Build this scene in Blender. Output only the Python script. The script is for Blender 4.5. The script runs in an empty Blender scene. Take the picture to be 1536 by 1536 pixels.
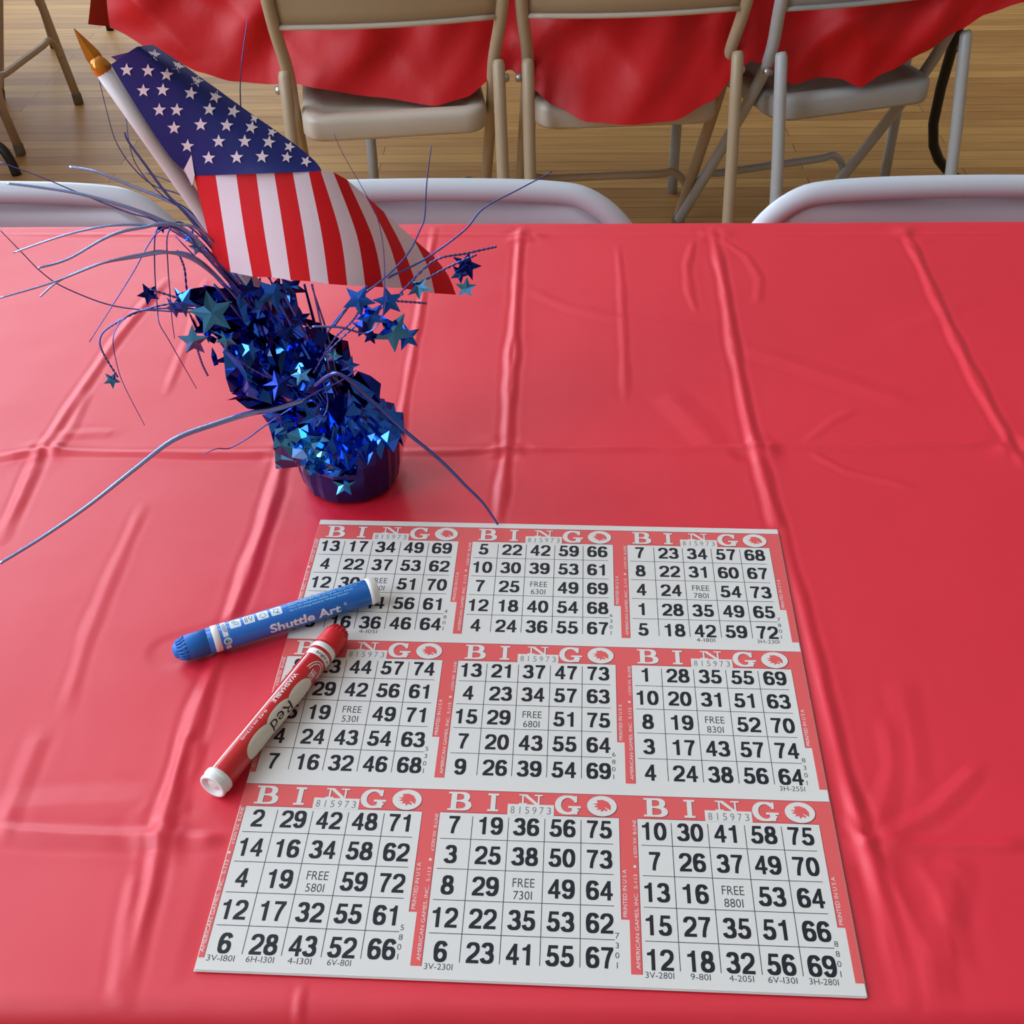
import bpy, bmesh, math, random
import numpy as np
from mathutils import Vector, Matrix
from mathutils.bvhtree import BVHTree

S = bpy.context.scene
C = S.collection
R = math.radians
random.seed(7)

# ------------------------------------------------------------------ camera
F, PITCH, ROLL, YAW, CX, CY, CH = 1795.7, 0.6718, -0.0186, 0.0306, 0.0153, -1.0467, 0.5023
TZ = 0.74                                   # height of the clothed table top
CAM = Vector((CX, CY, TZ + CH))
def ray(u, v):
    dx, dy = (u - 768) / F, -(v - 768) / F
    c, s = math.cos(ROLL), math.sin(ROLL); x, yv = c * dx - s * dy, s * dx + c * dy
    c, s = math.cos(PITCH), math.sin(PITCH); Y, Z = c + s * yv, -s + c * yv
    c, s = math.cos(YAW), math.sin(YAW)
    return Vector((c * x - s * Y, s * x + c * Y, Z))
def at(u, v, y=None, z=None):
    d = ray(u, v)
    t = (z - CAM.z) / d.z if y is None else (y - CAM.y) / d.y
    return CAM + d * t
fw = ray(768, 768).normalized()
rt = (ray(868, 768) - ray(768, 768)).normalized()
upv = rt.cross(fw)
cam = bpy.data.cameras.new('camera'); cam.lens = F / 1536 * 36; cam.sensor_width = 36; cam.clip_start = 0.02
co = bpy.data.objects.new('camera', cam); C.objects.link(co)
co.matrix_world = Matrix(((rt.x, upv.x, -fw.x, CAM.x), (rt.y, upv.y, -fw.y, CAM.y), (rt.z, upv.z, -fw.z, CAM.z), (0, 0, 0, 1)))
S.camera = co

# ------------------------------------------------------------------ world, daylight, added fill, exposure
W = bpy.data.worlds.new('sky'); S.world = W; W.use_nodes = True
W.node_tree.nodes['Background'].inputs[0].default_value = (0.75, 0.87, 1, 1)
W.node_tree.nodes['Background'].inputs[1].default_value = 1.0
XL, XR, YN, YF, ZC = -3.05, 5.2, -4.2, 8.6, 6.2     # the hall
WINS = [(-3.2, -1.4), (-0.6, 1.4), (2.4, 4.6), (5.4, 7.8)]      # windows in the left wall (y from, y to)
WZ = (1.0, 5.4)
def area(name, loc, sx, sy, power, direction, col):
    l = bpy.data.lights.new(name, 'AREA'); l.shape = 'RECTANGLE'; l.size = sx; l.size_y = sy; l.energy = power; l.color = col
    o = bpy.data.objects.new(name, l); C.objects.link(o); o.location = loc
    o.rotation_euler = Vector(direction).to_track_quat('-Z', 'Y').to_euler()
for a, b in WINS:
    area('window_daylight', (XL - 0.05, (a + b) / 2, sum(WZ) / 2), b - a - .1, WZ[1] - WZ[0] - .1, 400, (1, 0, 0), (0.76, 0.87, 1))
area('window_daylight', (-2.35, YF + 0.05, 3.6), 1.2, 3.8, 190, (0, -1, 0), (0.76, 0.87, 1))
area('ceiling_fill', (0.2, 0.6, ZC - 0.06), 3.0, 3.0, 10, (0, 0, -1), (1, 0.97, 0.93))  # added overhead fill
S.view_settings.view_transform = 'Standard'; S.view_settings.look = 'None'
S.view_settings.exposure = -1.3; S.view_settings.gamma = 1; S.view_settings.use_curve_mapping = False
S.cycles.use_denoising = True
S.cycles.max_bounces = 6; S.cycles.sample_clamp_indirect = 6

# ------------------------------------------------------------------ helpers
def lin(r, g, b):
    f = lambda c: (c / 255 / 12.92) if c / 255 <= .04045 else ((c / 255 + .055) / 1.055) ** 2.4
    return (f(r), f(g), f(b), 1)
def mat(name, col, rough=.5, metal=0., spec=.5, bump=None, coat=0, trans=0):
    m = bpy.data.materials.new(name); m.use_nodes = True
    nt = m.node_tree; p = nt.nodes['Principled BSDF']
    p.inputs['Base Color'].default_value = col; p.inputs['Roughness'].default_value = rough
    p.inputs['Metallic'].default_value = metal; p.inputs['Specular IOR Level'].default_value = spec
    p.inputs['Coat Weight'].default_value = coat; p.inputs['Transmission Weight'].default_value = trans
    if bump:
        sc, st, dist = bump
        tc = nt.nodes.new('ShaderNodeTexCoord'); n = nt.nodes.new('ShaderNodeTexNoise'); n.inputs['Scale'].default_value = sc
        n.inputs['Detail'].default_value = 4
        b = nt.nodes.new('ShaderNodeBump'); b.inputs['Strength'].default_value = st; b.inputs['Distance'].default_value = dist
        nt.links.new(tc.outputs['Object'], n.inputs['Vector']); nt.links.new(n.outputs['Fac'], b.inputs['Height']); nt.links.new(b.outputs['Normal'], p.inputs['Normal'])
    return m
def mesh(name, V, Fc, mats, parent=None, smooth=False, idx=None, local=False):
    me = bpy.data.meshes.new(name)
    if parent is not None and not local:
        L = parent
        while L.parent: L = L.parent
        L = L.location
        V = [(v[0] - L[0], v[1] - L[1], v[2] - L[2]) for v in V]
    me.from_pydata([tuple(v) for v in V], [], [tuple(f) for f in Fc])
    for m in (mats if isinstance(mats, (list, tuple)) else [mats]): me.materials.append(m)
    if idx is not None: me.polygons.foreach_set('material_index', idx)
    if smooth: me.polygons.foreach_set('use_smooth', [True] * len(me.polygons))
    o = bpy.data.objects.new(name, me); C.objects.link(o)
    if parent is not None: o.parent = parent
    me.update()
    return o
def thing(name, label, cat, loc, group=None):
    o = bpy.data.objects.new(name, None); C.objects.link(o); o.location = loc; o.empty_display_size = .05
    return tag(o, label, cat, group)
def tag(o, label, cat, group=None):
    o['label'] = label; o['category'] = cat
    if group: o['group'] = group
    return o
def struct(o):
    o['kind'] = 'structure'; return o
class MB:
    def __init__(s): s.V = []; s.F = []; s.I = []
    def add(s, V, Fc, i=0):
        n = len(s.V); s.V += [tuple(v) for v in V]; s.F += [tuple(a + n for a in f) for f in Fc]; s.I += [i] * len(Fc); return s
    def build(s, name, mats, parent=None, smooth=False, local=False):
        return mesh(name, s.V, s.F, mats, parent, smooth, s.I, local)
def box(x0, x1, y0, y1, z0, z1):
    V = [(x, y, z) for x in (x0, x1) for y in (y0, y1) for z in (z0, z1)]
    return V, [(0, 1, 3, 2), (4, 6, 7, 5), (0, 4, 5, 1), (2, 3, 7, 6), (0, 2, 6, 4), (1, 5, 7, 3)]
def smoothpath(P, n=6):
    P = [Vector(p) for p in P]; out = []
    for i in range(len(P) - 1):
        p0, p1, p2, p3 = P[max(i - 1, 0)], P[i], P[i + 1], P[min(i + 2, len(P) - 1)]
        for k in range(n):
            t = k / n
            out.append(.5 * ((2 * p1) + (p2 - p0) * t + (2 * p0 - 5 * p1 + 4 * p2 - p3) * t * t + (3 * p1 - p0 - 3 * p2 + p3) * t ** 3))
    out.append(P[-1]); return out
def tube(P, r, sides=10, flat=1.0, ref=(0, 0, 1), cap=True):
    """r may be a number or a list; flat < 1 squashes the section across ref"""
    P = [Vector(p) for p in P]; n = len(P); V = []; Fc = []
    T = [(P[min(i + 1, n - 1)] - P[max(i - 1, 0)]).normalized() for i in range(n)]
    a = T[0].cross(Vector(ref));
    if a.length < 1e-4: a = T[0].cross(Vector((1, 0, 0)))
    a.normalize()
    for i in range(n):
        a = (a - T[i] * a.dot(T[i])).normalized(); b = T[i].cross(a)
        rr = r[i] if isinstance(r, (list, tuple)) else r
        for k in range(sides):
            q = 2 * math.pi * k / sides
            V.append(P[i] + a * rr * math.cos(q) + b * rr * flat * math.sin(q))
    for i in range(n - 1):
        for k in range(sides):
            k2 = (k + 1) % sides
            Fc.append((i * sides + k, i * sides + k2, (i + 1) * sides + k2, (i + 1) * sides + k))
    if cap:
        Fc.append(tuple(range(sides - 1, -1, -1))); Fc.append(tuple((n - 1) * sides + k for k in range(sides)))
    return V, Fc
def lathe(o, ax, prof, sides=32):
    """prof: list of (distance along ax, radius) from o"""
    o = Vector(o); ax = Vector(ax).normalized(); a = ax.orthogonal().normalized(); b = ax.cross(a); V = []; Fc = []
    for s, r in prof:
        for k in range(sides):
            q = 2 * math.pi * k / sides; V.append(o + ax * s + (a * math.cos(q) + b * math.sin(q)) * r)
    for i in range(len(prof) - 1):
        for k in range(sides):
            k2 = (k + 1) % sides; Fc.append((i * sides + k, i * sides + k2, (i + 1) * sides + k2, (i + 1) * sides + k))
    Fc.append(tuple(range(sides - 1, -1, -1))); Fc.append(tuple((len(prof) - 1) * sides + k for k in range(sides)))
    return V, Fc

# ------------------------------------------------------------------ materials
M_wall = mat('wall paint', lin(160, 150, 136), .8)
M_ceil = mat('ceiling paint', lin(200, 196, 190), .9)
M_frame = mat('window frame paint', lin(230, 230, 226), .5)
M_cloth = mat('red plastic tablecloth', lin(224, 22, 50), .46, spec=.95, bump=(22, .06, .01))
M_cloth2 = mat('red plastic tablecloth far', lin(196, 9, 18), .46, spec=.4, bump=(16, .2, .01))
M_tan = mat('tan enamel', lin(176, 156, 128), .36, spec=.5)
M_tan_lit = mat('tan enamel lit', lin(200, 188, 172), .36)  # same tan enamel, lightened because up-facing seats catch more light
M_grey = mat('light grey enamel', lin(196, 200, 208), .34)
M_grey2 = mat('grey enamel', lin(178, 180, 180), .34)
M_rubber = mat('rubber foot', lin(110, 98, 82), .7)
M_zinc = mat('zinc rivet', lin(190, 190, 190), .3, .9)
M_blackm = mat('black steel', lin(26, 25, 26), .45)
M_top = mat('table top laminate', lin(120, 100, 80), .5)
M_paper = mat('newsprint', lin(222, 218, 212), .6, spec=.35)
M_pink = mat('red print', lin(226, 92, 92), .55, spec=.4)
M_dred = mat('dark red print', lin(150, 52, 62), .55, spec=.4)
M_ink = mat('black print', lin(30, 32, 40), .55, spec=.35)
M_ink2 = mat('thin black print', lin(62, 64, 70), .55, spec=.35)
M_gink = mat('grey print', lin(128, 126, 128), .55, spec=.35)
M_bbarrel = mat('blue barrel', lin(22, 104, 190), .28, coat=.3)
M_bcap = mat('blue cap', lin(24, 110, 200), .4)
M_white = mat('white plastic', lin(236, 234, 230), .4)
M_cyan = mat('pale blue print', lin(150, 226, 240), .4)
M_rbarrel = mat('red barrel', lin(206, 30, 34), .28, coat=.3)
M_rcap = mat('red cap', lin(214, 22, 32), .42)
M_cream = mat('cream print', lin(222, 214, 198), .4)
M_black = mat('marker black print', lin(40, 20, 24), .5)
M_navy = mat('navy flag cloth', lin(28, 36, 108), .6, spec=.3, bump=(900, .15, .0005))
M_fred = mat('red flag cloth', lin(212, 14, 26), .6, spec=.3, bump=(900, .15, .0005))
M_fwhite = mat('white flag cloth', lin(232, 214, 224), .6, spec=.3, bump=(900, .15, .0005))
M_gold = mat('gold plastic', lin(214, 130, 20), .22, .35, coat=.5)
M_stick = mat('white stick plastic', lin(214, 204, 204), .4)
M_foil = mat('blue foil', lin(54, 110, 220), .09, 1.0)
M_foil_shade = mat('dark blue foil shade', lin(30, 46, 136), .11, 1.0)  # same blue foil with its shade put into a darker colour
M_foil_glint = mat('sky blue foil glint', lin(96, 172, 230), .09, 1.0)  # same blue foil with its cyan highlights put into the colour
M_strand = mat('blue metallic strand', lin(96, 112, 186), .24, 1.0)
M_strand_glint = mat('blue metallic strand highlight', lin(164, 190, 242), .26, 1.0)  # blue strand paled so its colour carries the white window highlights
M_pot = mat('indigo foil wrap', lin(50, 44, 120), .26, .75)

def floor_mat():
    m = bpy.data.materials.new('maple strip floor'); m.use_nodes = True; nt = m.node_tree; p = nt.nodes['Principled BSDF']
    tc = nt.nodes.new('ShaderNodeTexCoord'); br = nt.nodes.new('ShaderNodeTexBrick')
    br.offset = .37; br.inputs['Scale'].default_value = 1; br.inputs['Brick Width'].default_value = 1.1; br.inputs['Row Height'].default_value = .057
    br.inputs['Mortar Size'].default_value = .0012; br.inputs['Mortar Smooth'].default_value = .3; br.inputs['Bias'].default_value = 0
    br.inputs['Color1'].default_value = lin(206, 160, 94); br.inputs['Color2'].default_value = lin(176, 128, 72); br.inputs['Mortar'].default_value = lin(104, 70, 38)
    mp = nt.nodes.new('ShaderNodeMapping'); mp.inputs['Scale'].default_value = (2.2, 26, 1)
    no = nt.nodes.new('ShaderNodeTexNoise'); no.inputs['Scale'].default_value = 2; no.inputs['Detail'].default_value = 6
    mx = nt.nodes.new('ShaderNodeMix'); mx.data_type = 'RGBA'; mx.blend_type = 'MULTIPLY'; mx.inputs[0].default_value = .55
    cr = nt.nodes.new('ShaderNodeValToRGB'); cr.color_ramp.elements[0].color = (.62, .56, .5, 1); cr.color_ramp.elements[0].position = .3; cr.color_ramp.elements[1].color = (1, 1, 1, 1); cr.color_ramp.elements[1].position = .65
    L = nt.links.new
    L(tc.outputs['Object'], br.inputs['Vector']); L(tc.outputs['Object'], mp.inputs[0]); L(mp.outputs[0], no.inputs['Vector']); L(no.outputs['Fac'], cr.inputs[0])
    L(br.outputs['Color'], mx.inputs[6]); L(cr.outputs[0], mx.inputs[7]); L(mx.outputs[2], p.inputs['Base Color'])
    p.inputs['Roughness'].default_value = .5; p.inputs['Specular IOR Level'].default_value = .25
    return m

# ------------------------------------------------------------------ the hall
struct(mesh('floor', *box(XL, XR, YN, YF, -.05, 0), floor_mat()))
struct(mesh('ceiling', *box(XL, XR, YN, YF, ZC, ZC + .1), M_ceil))
wb = MB()
ys = [YN] + [v for w in WINS for v in w] + [YF]
for i in range(0, len(ys), 2): wb.add(*box(XL - .15, XL, ys[i], ys[i + 1], 0, ZC))
for a, b in WINS: wb.add(*box(XL - .15, XL, a, b, 0, WZ[0])); wb.add(*box(XL - .15, XL, a, b, WZ[1], ZC))
struct(wb.build('wall_left', M_wall))
struct(mesh('wall_right', *box(XR, XR + .15, YN, YF, 0, ZC), M_wall))
struct(mesh('wall_near', *box(XL, XR, YN - .15, YN, 0, ZC), M_wall))
wb = MB(); wb.add(*box(XL, -2.98, YF, YF + .15, 0, ZC)); wb.add(*box(-1.72, XR, YF, YF + .15, 0, ZC)); wb.add(*box(-2.98, -1.72, YF, YF + .15, 0, 1.65)); wb.add(*box(-2.98, -1.72, YF, YF + .15, 5.55, ZC))
struct(wb.build('wall_far', M_wall))
for n, (a, b) in enumerate(WINS):
    f = MB()
    for q in (a + .03, (a + b) / 2, b - .03): f.add(*box(XL - .03, XL + .02, q - .03, q + .03, WZ[0], WZ[1]))
    for q in (WZ[0] + .03, 3.4, WZ[1] - .03): f.add(*box(XL - .028, XL + .018, a + .03, b - .03, q - .028, q + .028))
    struct(f.build('window_%d' % (n + 1), M_frame))
f = MB()
for q in (-2.95, -2.35, -1.75): f.add(*box(q - .03, q + .03, YF - .02, YF + .03, 1.65, 5.55))
for q in (1.68, 3.6, 5.52): f.add(*box(-2.95, -1.75, YF - .018, YF + .028, q - .028, q + .028))
struct(f.build('window_5', M_frame))

# ------------------------------------------------------------------ the near table and its cloth
XE, YE0, YE1 = .93, -.764, .028           # half length, near edge, far edge of the clothed top
def make_table(name, label, cx, cy, hx, hy, legs, ztop, lm):
    t = thing(name, label, 'table', (cx, cy, 0))
    mesh('tabletop', *box(cx - hx, cx + hx, cy - hy, cy + hy, ztop - .03, ztop), M_top, t)
    for pts in legs:
        m = MB(); m.add(*tube(smoothpath(pts, 5), .0125, 10)); m.build('leg', M_blackm if len(pts) == 3 else lm, t, True)
    return t
def leg_pair(x, y0, y1, z):
    return [[(x, y0, 0), (x, y0, z)], [(x, y1, 0), (x, y1, z)]]
make_table('folding_table', 'long folding table under the red cloth that holds the bingo sheet', 0, (YE0 + YE1) / 2, XE - .008, (YE1 - YE0) / 2 - .008,
           leg_pair(-.7, -.65, -.1, TZ - .034) + leg_pair(.7, -.65, -.1, TZ - .034), TZ - .0045, M_blackm)

CREASE = []      # (points, amplitude, half width, sharpness sign)
def crease(px, amp, w):
    P = [at(u, v, z=TZ) for u, v in px]; CREASE.append(([(p.x, p.y) for p in P], amp, w))
# creases that cross the table
crease([(781, 345), (775, 430), (770, 520), (764, 600), (760, 675), (752, 740), (744, 800)], .0030, .0055)
crease([(1068, 345), (1088, 440), (1102, 530), (1118, 610), (1133, 670), (1150, 730), (1172, 810), (1198, 900), (1235, 1040), (1270, 1170), (1297, 1263), (1330, 1380), (1360, 1500)], .0034, .0060)
crease([(1359, 350), (1400, 440), (1450, 545), (1490, 620), (1517, 667), (1536, 700)], .0032, .0060)
crease([(652, 345), (642, 400), (630, 470), (612, 570), (594, 674), (575, 760)], .0020, .0045)
crease([(250, 420), (175, 510), (120, 590), (62, 677), (30, 750), (0, 810)], .0030, .0060)
crease([(450, 620), (425, 690), (397, 790), (365, 880), (330, 975), (300, 1060), (270, 1150), (241, 1256), (225, 1340), (205, 1420), (185, 1500)], .0036, .0065)
crease([(310, 420), (285, 500), (250, 590)], .0014, .005)
crease([(927, 370), (932, 430), (936, 520), (938, 600)], .0012, .005)
crease([(215, 760), (170, 860), (130, 960), (100, 1060)], .0012, .006)
crease([(60, 1100), (25, 1190), (0, 1260)], .0014, .008)
crease([(455, 1470), (445, 1536)], .0018, .004)
# along the table
crease([(-20, 690), (62, 678), (160, 681), (300, 682), (430, 680)], .0038, .0055)
crease([(590, 676), (690, 676), (762, 673), (900, 672), (1040, 671), (1133, 669), (1300, 668), (1420, 668), (1540, 667)], .0036, .0050)
crease([(-20, 1247), (60, 1253), (150, 1258), (241, 1259), (345, 1262)], .0052, .0075)
crease([(1270, 1266), (1400, 1268), (1540, 1270)], .0028, .006)
crease([(-20, 352), (200, 352), (500, 354), (782, 353), (1069, 353), (1359, 352), (1550, 350)], .0014, .005)
# loose folds
crease([(795, 435), (850, 460), (930, 478), (1060, 492)], .0012, .010)
crease([(1110, 520), (1190, 545), (1290, 580), (1370, 605)], .0014, .014)
crease([(1040, 362), (1030, 400), (1034, 440), (1044, 468)], .0014, .005)
crease([(1085, 362), (1120, 385), (1140, 420), (1136, 455)], .0012, .006)
crease([(1000, 590), (1040, 630), (1075, 668)], .0016, .016)
crease([(1215, 675), (1270, 705), (1370, 730)], .0012, .006)
crease([(1210, 660), (1250, 630), (1280, 615)], .0010, .006)
crease([(1297, 1258), (1250, 1150), (1215, 1020)], .0018, .008)
crease([(1310, 1258), (1340, 1150), (1330, 1080)], .0014, .008)
crease([(1320, 1260), (1400, 1220), (1470, 1150)], .0018, .007)
crease([(1265, 1225), (1282, 1250), (1297, 1263), (1320, 1262)], .0022, .004)
crease([(1310, 1275), (1340, 1330), (1390, 1420), (1400, 1500)], .0022, .012)
crease([(1385, 1300), (1410, 1350), (1430, 1450)], .0018, .012)
crease([(1435, 1290), (1430, 1340), (1420, 1390)], .0014, .010)
crease([(1350, 1020), (1370, 1120), (1375, 1180)], .0010, .010)
crease([(-10, 1215), (100, 1207), (200, 1205), (235, 1225)], .0020, .014)
crease([(280, 1100), (262, 1180), (255, 1220)], .0022, .005)
crease([(300, 1110), (285, 1170), (270, 1225)], .0022, .005)
crease([(205, 1310), (190, 1400), (170, 1500)], .0018, .006)
crease([(80, 655), (150, 650), (170, 652)], .0012, .008)
crease([(130, 590), (110, 640), (75, 690)], .0014, .006)
crease([(1460, 440), (1400, 480), (1330, 500)], .0008, .014)
def crease_xy(P, amp, w): CREASE.append((P, amp, w))
crease_xy([(.365, -.36), (.362, -.55), (.356, -.76)], .0024, .006)
for x in (.53, .705, -.53, -.705): crease_xy([(x, .02), (x - .004, -.34), (x + .003, -.76)], .0030, .006)
for y, a in ((-.338, .0032), (-.680, .0036)):
    crease_xy([(.44, y), (.7, y + .003), (.92, y)], a, .0055); crease_xy([(-.46, y - .004), (-.7, y - .002), (-.92, y)], a, .0055)
rng = np.random.default_rng(3)
def fnoise(nx, ny, sx, sy, k=1.31):
    g = rng.standard_normal((ny, nx)); fx = np.fft.fftfreq(nx)[None, :] * sx * k; fy = np.fft.fftfreq(ny)[:, None] * sy * k
    o = np.fft.ifft2(np.fft.fft2(g) * np.exp(-(fx ** 2 + fy ** 2) * 4)).real
    return o / o.std()
PA = [at(480, 781, z=TZ), at(1163, 799, z=TZ), at(1302, 1494, z=TZ), at(294, 1461, z=TZ)]
def cloth_height(X, Y):
    H = np.zeros_like(X)
    wob = fnoise(X.shape[1], X.shape[0], 14, 14) * .0007
    for pts, amp, w in CREASE:
        amp *= .50; w *= .46
        D = np.full_like(X, 9.); E = np.zeros_like(X)
        tot = sum(math.dist(pts[i], pts[i + 1]) for i in range(len(pts) - 1)); acc = 0
        for i in range(len(pts) - 1):
            (x0, y0), (x1, y1) = pts[i], pts[i + 1]; l = math.dist(pts[i], pts[i + 1])
            t = np.clip(((X - x0) * (x1 - x0) + (Y - y0) * (y1 - y0)) / l / l, 0, 1)
            sd = ((X - x0) * (y1 - y0) - (Y - y0) * (x1 - x0)) / l
            d = np.hypot(X - x0 - t * (x1 - x0), Y - y0 - t * (y1 - y0))
            m = d < D; D = np.where(m, d, D); E = np.where(m, (acc + t * l) / tot, E); acc += l
        fade = np.minimum(1, np.minimum(E, 1 - E) * 8 + .25)
        d = np.abs(D + wob)
        H += amp * fade * (.75 * np.exp(-d / w) + .45 * np.exp(-(d / (w * 2.6)) ** 2) - .35 * np.exp(-((d - w * 2.2) / (w * .9)) ** 2))
    H = np.minimum(H, .0046)
    H += fnoise(X.shape[1], X.shape[0], 70, 44) * .0005 + fnoise(X.shape[1], X.shape[0], 20, 12) * .00010
    # puckers where the folds cross
    for u, v in [(782, 354), (1070, 354), (1359, 352), (62, 677), (430, 680), (762, 673), (1133, 670), (1517, 667), (241, 1258), (1299, 1264)]:
        p = at(u, v, z=TZ); r = np.hypot(X - p.x, Y - p.y)
        H += np.exp(-(r / .016) ** 2) * (fnoise(X.shape[1], X.shape[0], 5, 5) * .0009 + .0004)
    # weight of the sheet, the markers and the centrepiece presses it flat
    c = sum(PA, Vector()) / 4
    inside = np.ones_like(X)
    for i in range(4):
        a, b = PA[i], PA[(i + 1) % 4]; l = math.dist(a, b)
        sd = -((X - a.x) * (b.y - a.y) - (Y - a.y) * (b.x - a.x)) / l       # negative inside? sign fixed below
        sc_ = -((c.x - a.x) * (b.y - a.y) - (c.y - a.y) * (b.x - a.x)) / l
        inside = np.minimum(inside, sd * np.sign(sc_))
    k = np.clip((inside + .012) / .012, 0, 1); k = k * k * (3 - 2 * k)
    H = H * (1 - k) + np.minimum(H, 0) * .2 * k
    for (u0, v0), (u1, v1), rr in [((258, 978), (562, 886), .009), ((512, 945), (318, 1183), .009), ((515, 712), (516, 713), .036)]:
        a, b = at(u0, v0, z=TZ), at(u1, v1, z=TZ); l = math.dist(a, b)
        t = np.clip(((X - a.x) * (b.x - a.x) + (Y - a.y) * (b.y - a.y)) / l / l, 0, 1)
        d = np.hypot(X - a.x - t * (b.x - a.x), Y - a.y - t * (b.y - a.y))
        k = np.clip((rr + .008 - d) / .008, 0, 1); k = k * k * (3 - 2 * k)
        H = H * (1 - k) + np.minimum(H, 0) * .3 * k
    return H
def drape(s, lo, hi, r=.012):
    """arc-length coordinate -> (position, drop) over two edges"""
    p = np.clip(s, lo, hi); over = np.abs(s - p); sg = np.sign(s - p)
    a = np.clip(over / r, 0, math.pi / 2)
    rest = np.maximum(over - r * math.pi / 2, 0)
    return p + sg * (r * np.sin(a) + rest * .02), r * (1 - np.cos(a)) + rest
xs = np.concatenate([np.linspace(-1.2, -.56, 60)[:-1], np.arange(-.56, .52, .0016), np.linspace(.52, 1.2, 60)])
yss = np.concatenate([np.linspace(-1.02, -.80, 24)[:-1], np.arange(-.80, .05, .0016), np.linspace(.05, .28, 26)])
GX, GY = np.meshgrid(xs, yss)
px_, dx_ = drape(GX, -XE, XE); py_, dy_ = drape(GY, YE0, YE1)
HH = cloth_height(px_, py_)
fade = np.clip(1 - (dx_ + dy_) / .02, 0, 1)
PZ = TZ + HH * fade - np.maximum(dx_, dy_) - .25 * np.minimum(dx_, dy_)
hang = np.clip((dx_ + dy_) / .15, 0, 1)
py_ = py_ + np.sign(GY + .37) * np.clip(dy_ / .12, 0, 1) * .006 * (1 + np.sin(GX * 42 + 1.5 * np.sin(GX * 13)))
px_ = px_ + np.sign(GX) * np.clip(dx_ / .12, 0, 1) * .012 * (1 + np.sin(GY * 40))
ny, nx = GX.shape
V = np.stack([px_, py_, PZ], -1).reshape(-1, 3)
ii = (np.arange(ny - 1)[:, None] * nx + np.arange(nx - 1)[None, :]).ravel()
Fq = np.stack([ii, ii + 1, ii + nx + 1, ii + nx], 1)
me = bpy.data.meshes.new('tablecloth'); me.vertices.add(len(V)); me.vertices.foreach_set('co', V.ravel())
me.loops.add(Fq.size); me.loops.foreach_set('vertex_index', Fq.ravel().astype(np.int32))
me.polygons.add(len(Fq)); me.polygons.foreach_set('loop_start', np.arange(0, Fq.size, 4, dtype=np.int32))
me.polygons.foreach_set('use_smooth', np.ones(len(Fq), bool)); me.update(calc_edges=True); me.materials.append(M_cloth)
clo = bpy.data.objects.new('tablecloth', me); C.objects.link(clo)
tag(clo, 'creased red plastic tablecloth under the bingo sheet and markers', 'tablecloth', None)

# ------------------------------------------------------------------ lettering
def flat_text(s, size=1.0, offset=0):
    c = bpy.data.curves.new('lettering', 'FONT'); c.body = s; c.size = size; c.offset = offset; c.resolution_u = 3
    o = bpy.data.objects.new('lettering', c); C.objects.link(o)
    dg = bpy.context.evaluated_depsgraph_get(); e = o.evaluated_get(dg); m = e.to_mesh()
    V = [(v.co.x, v.co.y) for v in m.vertices]; Fc = [tuple(p.vertices) for p in m.polygons]
    e.to_mesh_clear(); C.objects.unlink(o); bpy.data.objects.remove(o); bpy.data.curves.remove(c)
    return V, Fc
_tc = {}
def text2d(s, offset=0):
    k = (s, offset)
    if k not in _tc:
        V, Fc = flat_text(s, 1, offset); x0 = min(v[0] for v in V); x1 = max(v[0] for v in V); y0 = min(v[1] for v in V); y1 = max(v[1] for v in V)
        _tc[k] = ([(v[0] - (x0 + x1) / 2, v[1] - (y0 + y1) / 2) for v in V], Fc, x1 - x0, y1 - y0)
    return _tc[k]
def ribbon(P, w, closed=False):
    """stroke of width w (number or list) with square ends -> V2, faces"""
    n = len(P); V = []; Fc = []
    for i in range(n):
        a = P[(i - 1) % n] if closed else P[max(i - 1, 0)]; b = P[(i + 1) % n] if closed else P[min(i + 1, n - 1)]
        tx, ty = b[0] - a[0], b[1] - a[1]; l = math.hypot(tx, ty); tx /= l; ty /= l
        ww = w(tx, ty) / 2 if callable(w) else w / 2
        V += [(P[i][0] - ty * ww, P[i][1] + tx * ww), (P[i][0] + ty * ww, P[i][1] - tx * ww)]
    for i in range(n if closed else n - 1):
        j = (i + 1) % n; Fc.append((2 * i + 1, 2 * j + 1, 2 * j, 2 * i))
    return V, Fc
def arc(cx, cy, rx, ry, a0, a1, n=14, e=2.25):
    o = []
    for k in range(n + 1):
        q = R(a0 + (a1 - a0) * k / n); c, s = math.cos(q), math.sin(q)
        o.append((cx + rx * math.copysign(abs(c) ** (2 / e), c), cy + ry * math.copysign(abs(s) ** (2 / e), s)))
    return o
WS = lambda tx, ty: .218 * abs(ty) ** 1.5 + .165 * abs(tx) ** 1.5
def poly(P): return P, [tuple(range(len(P)))]
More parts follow.
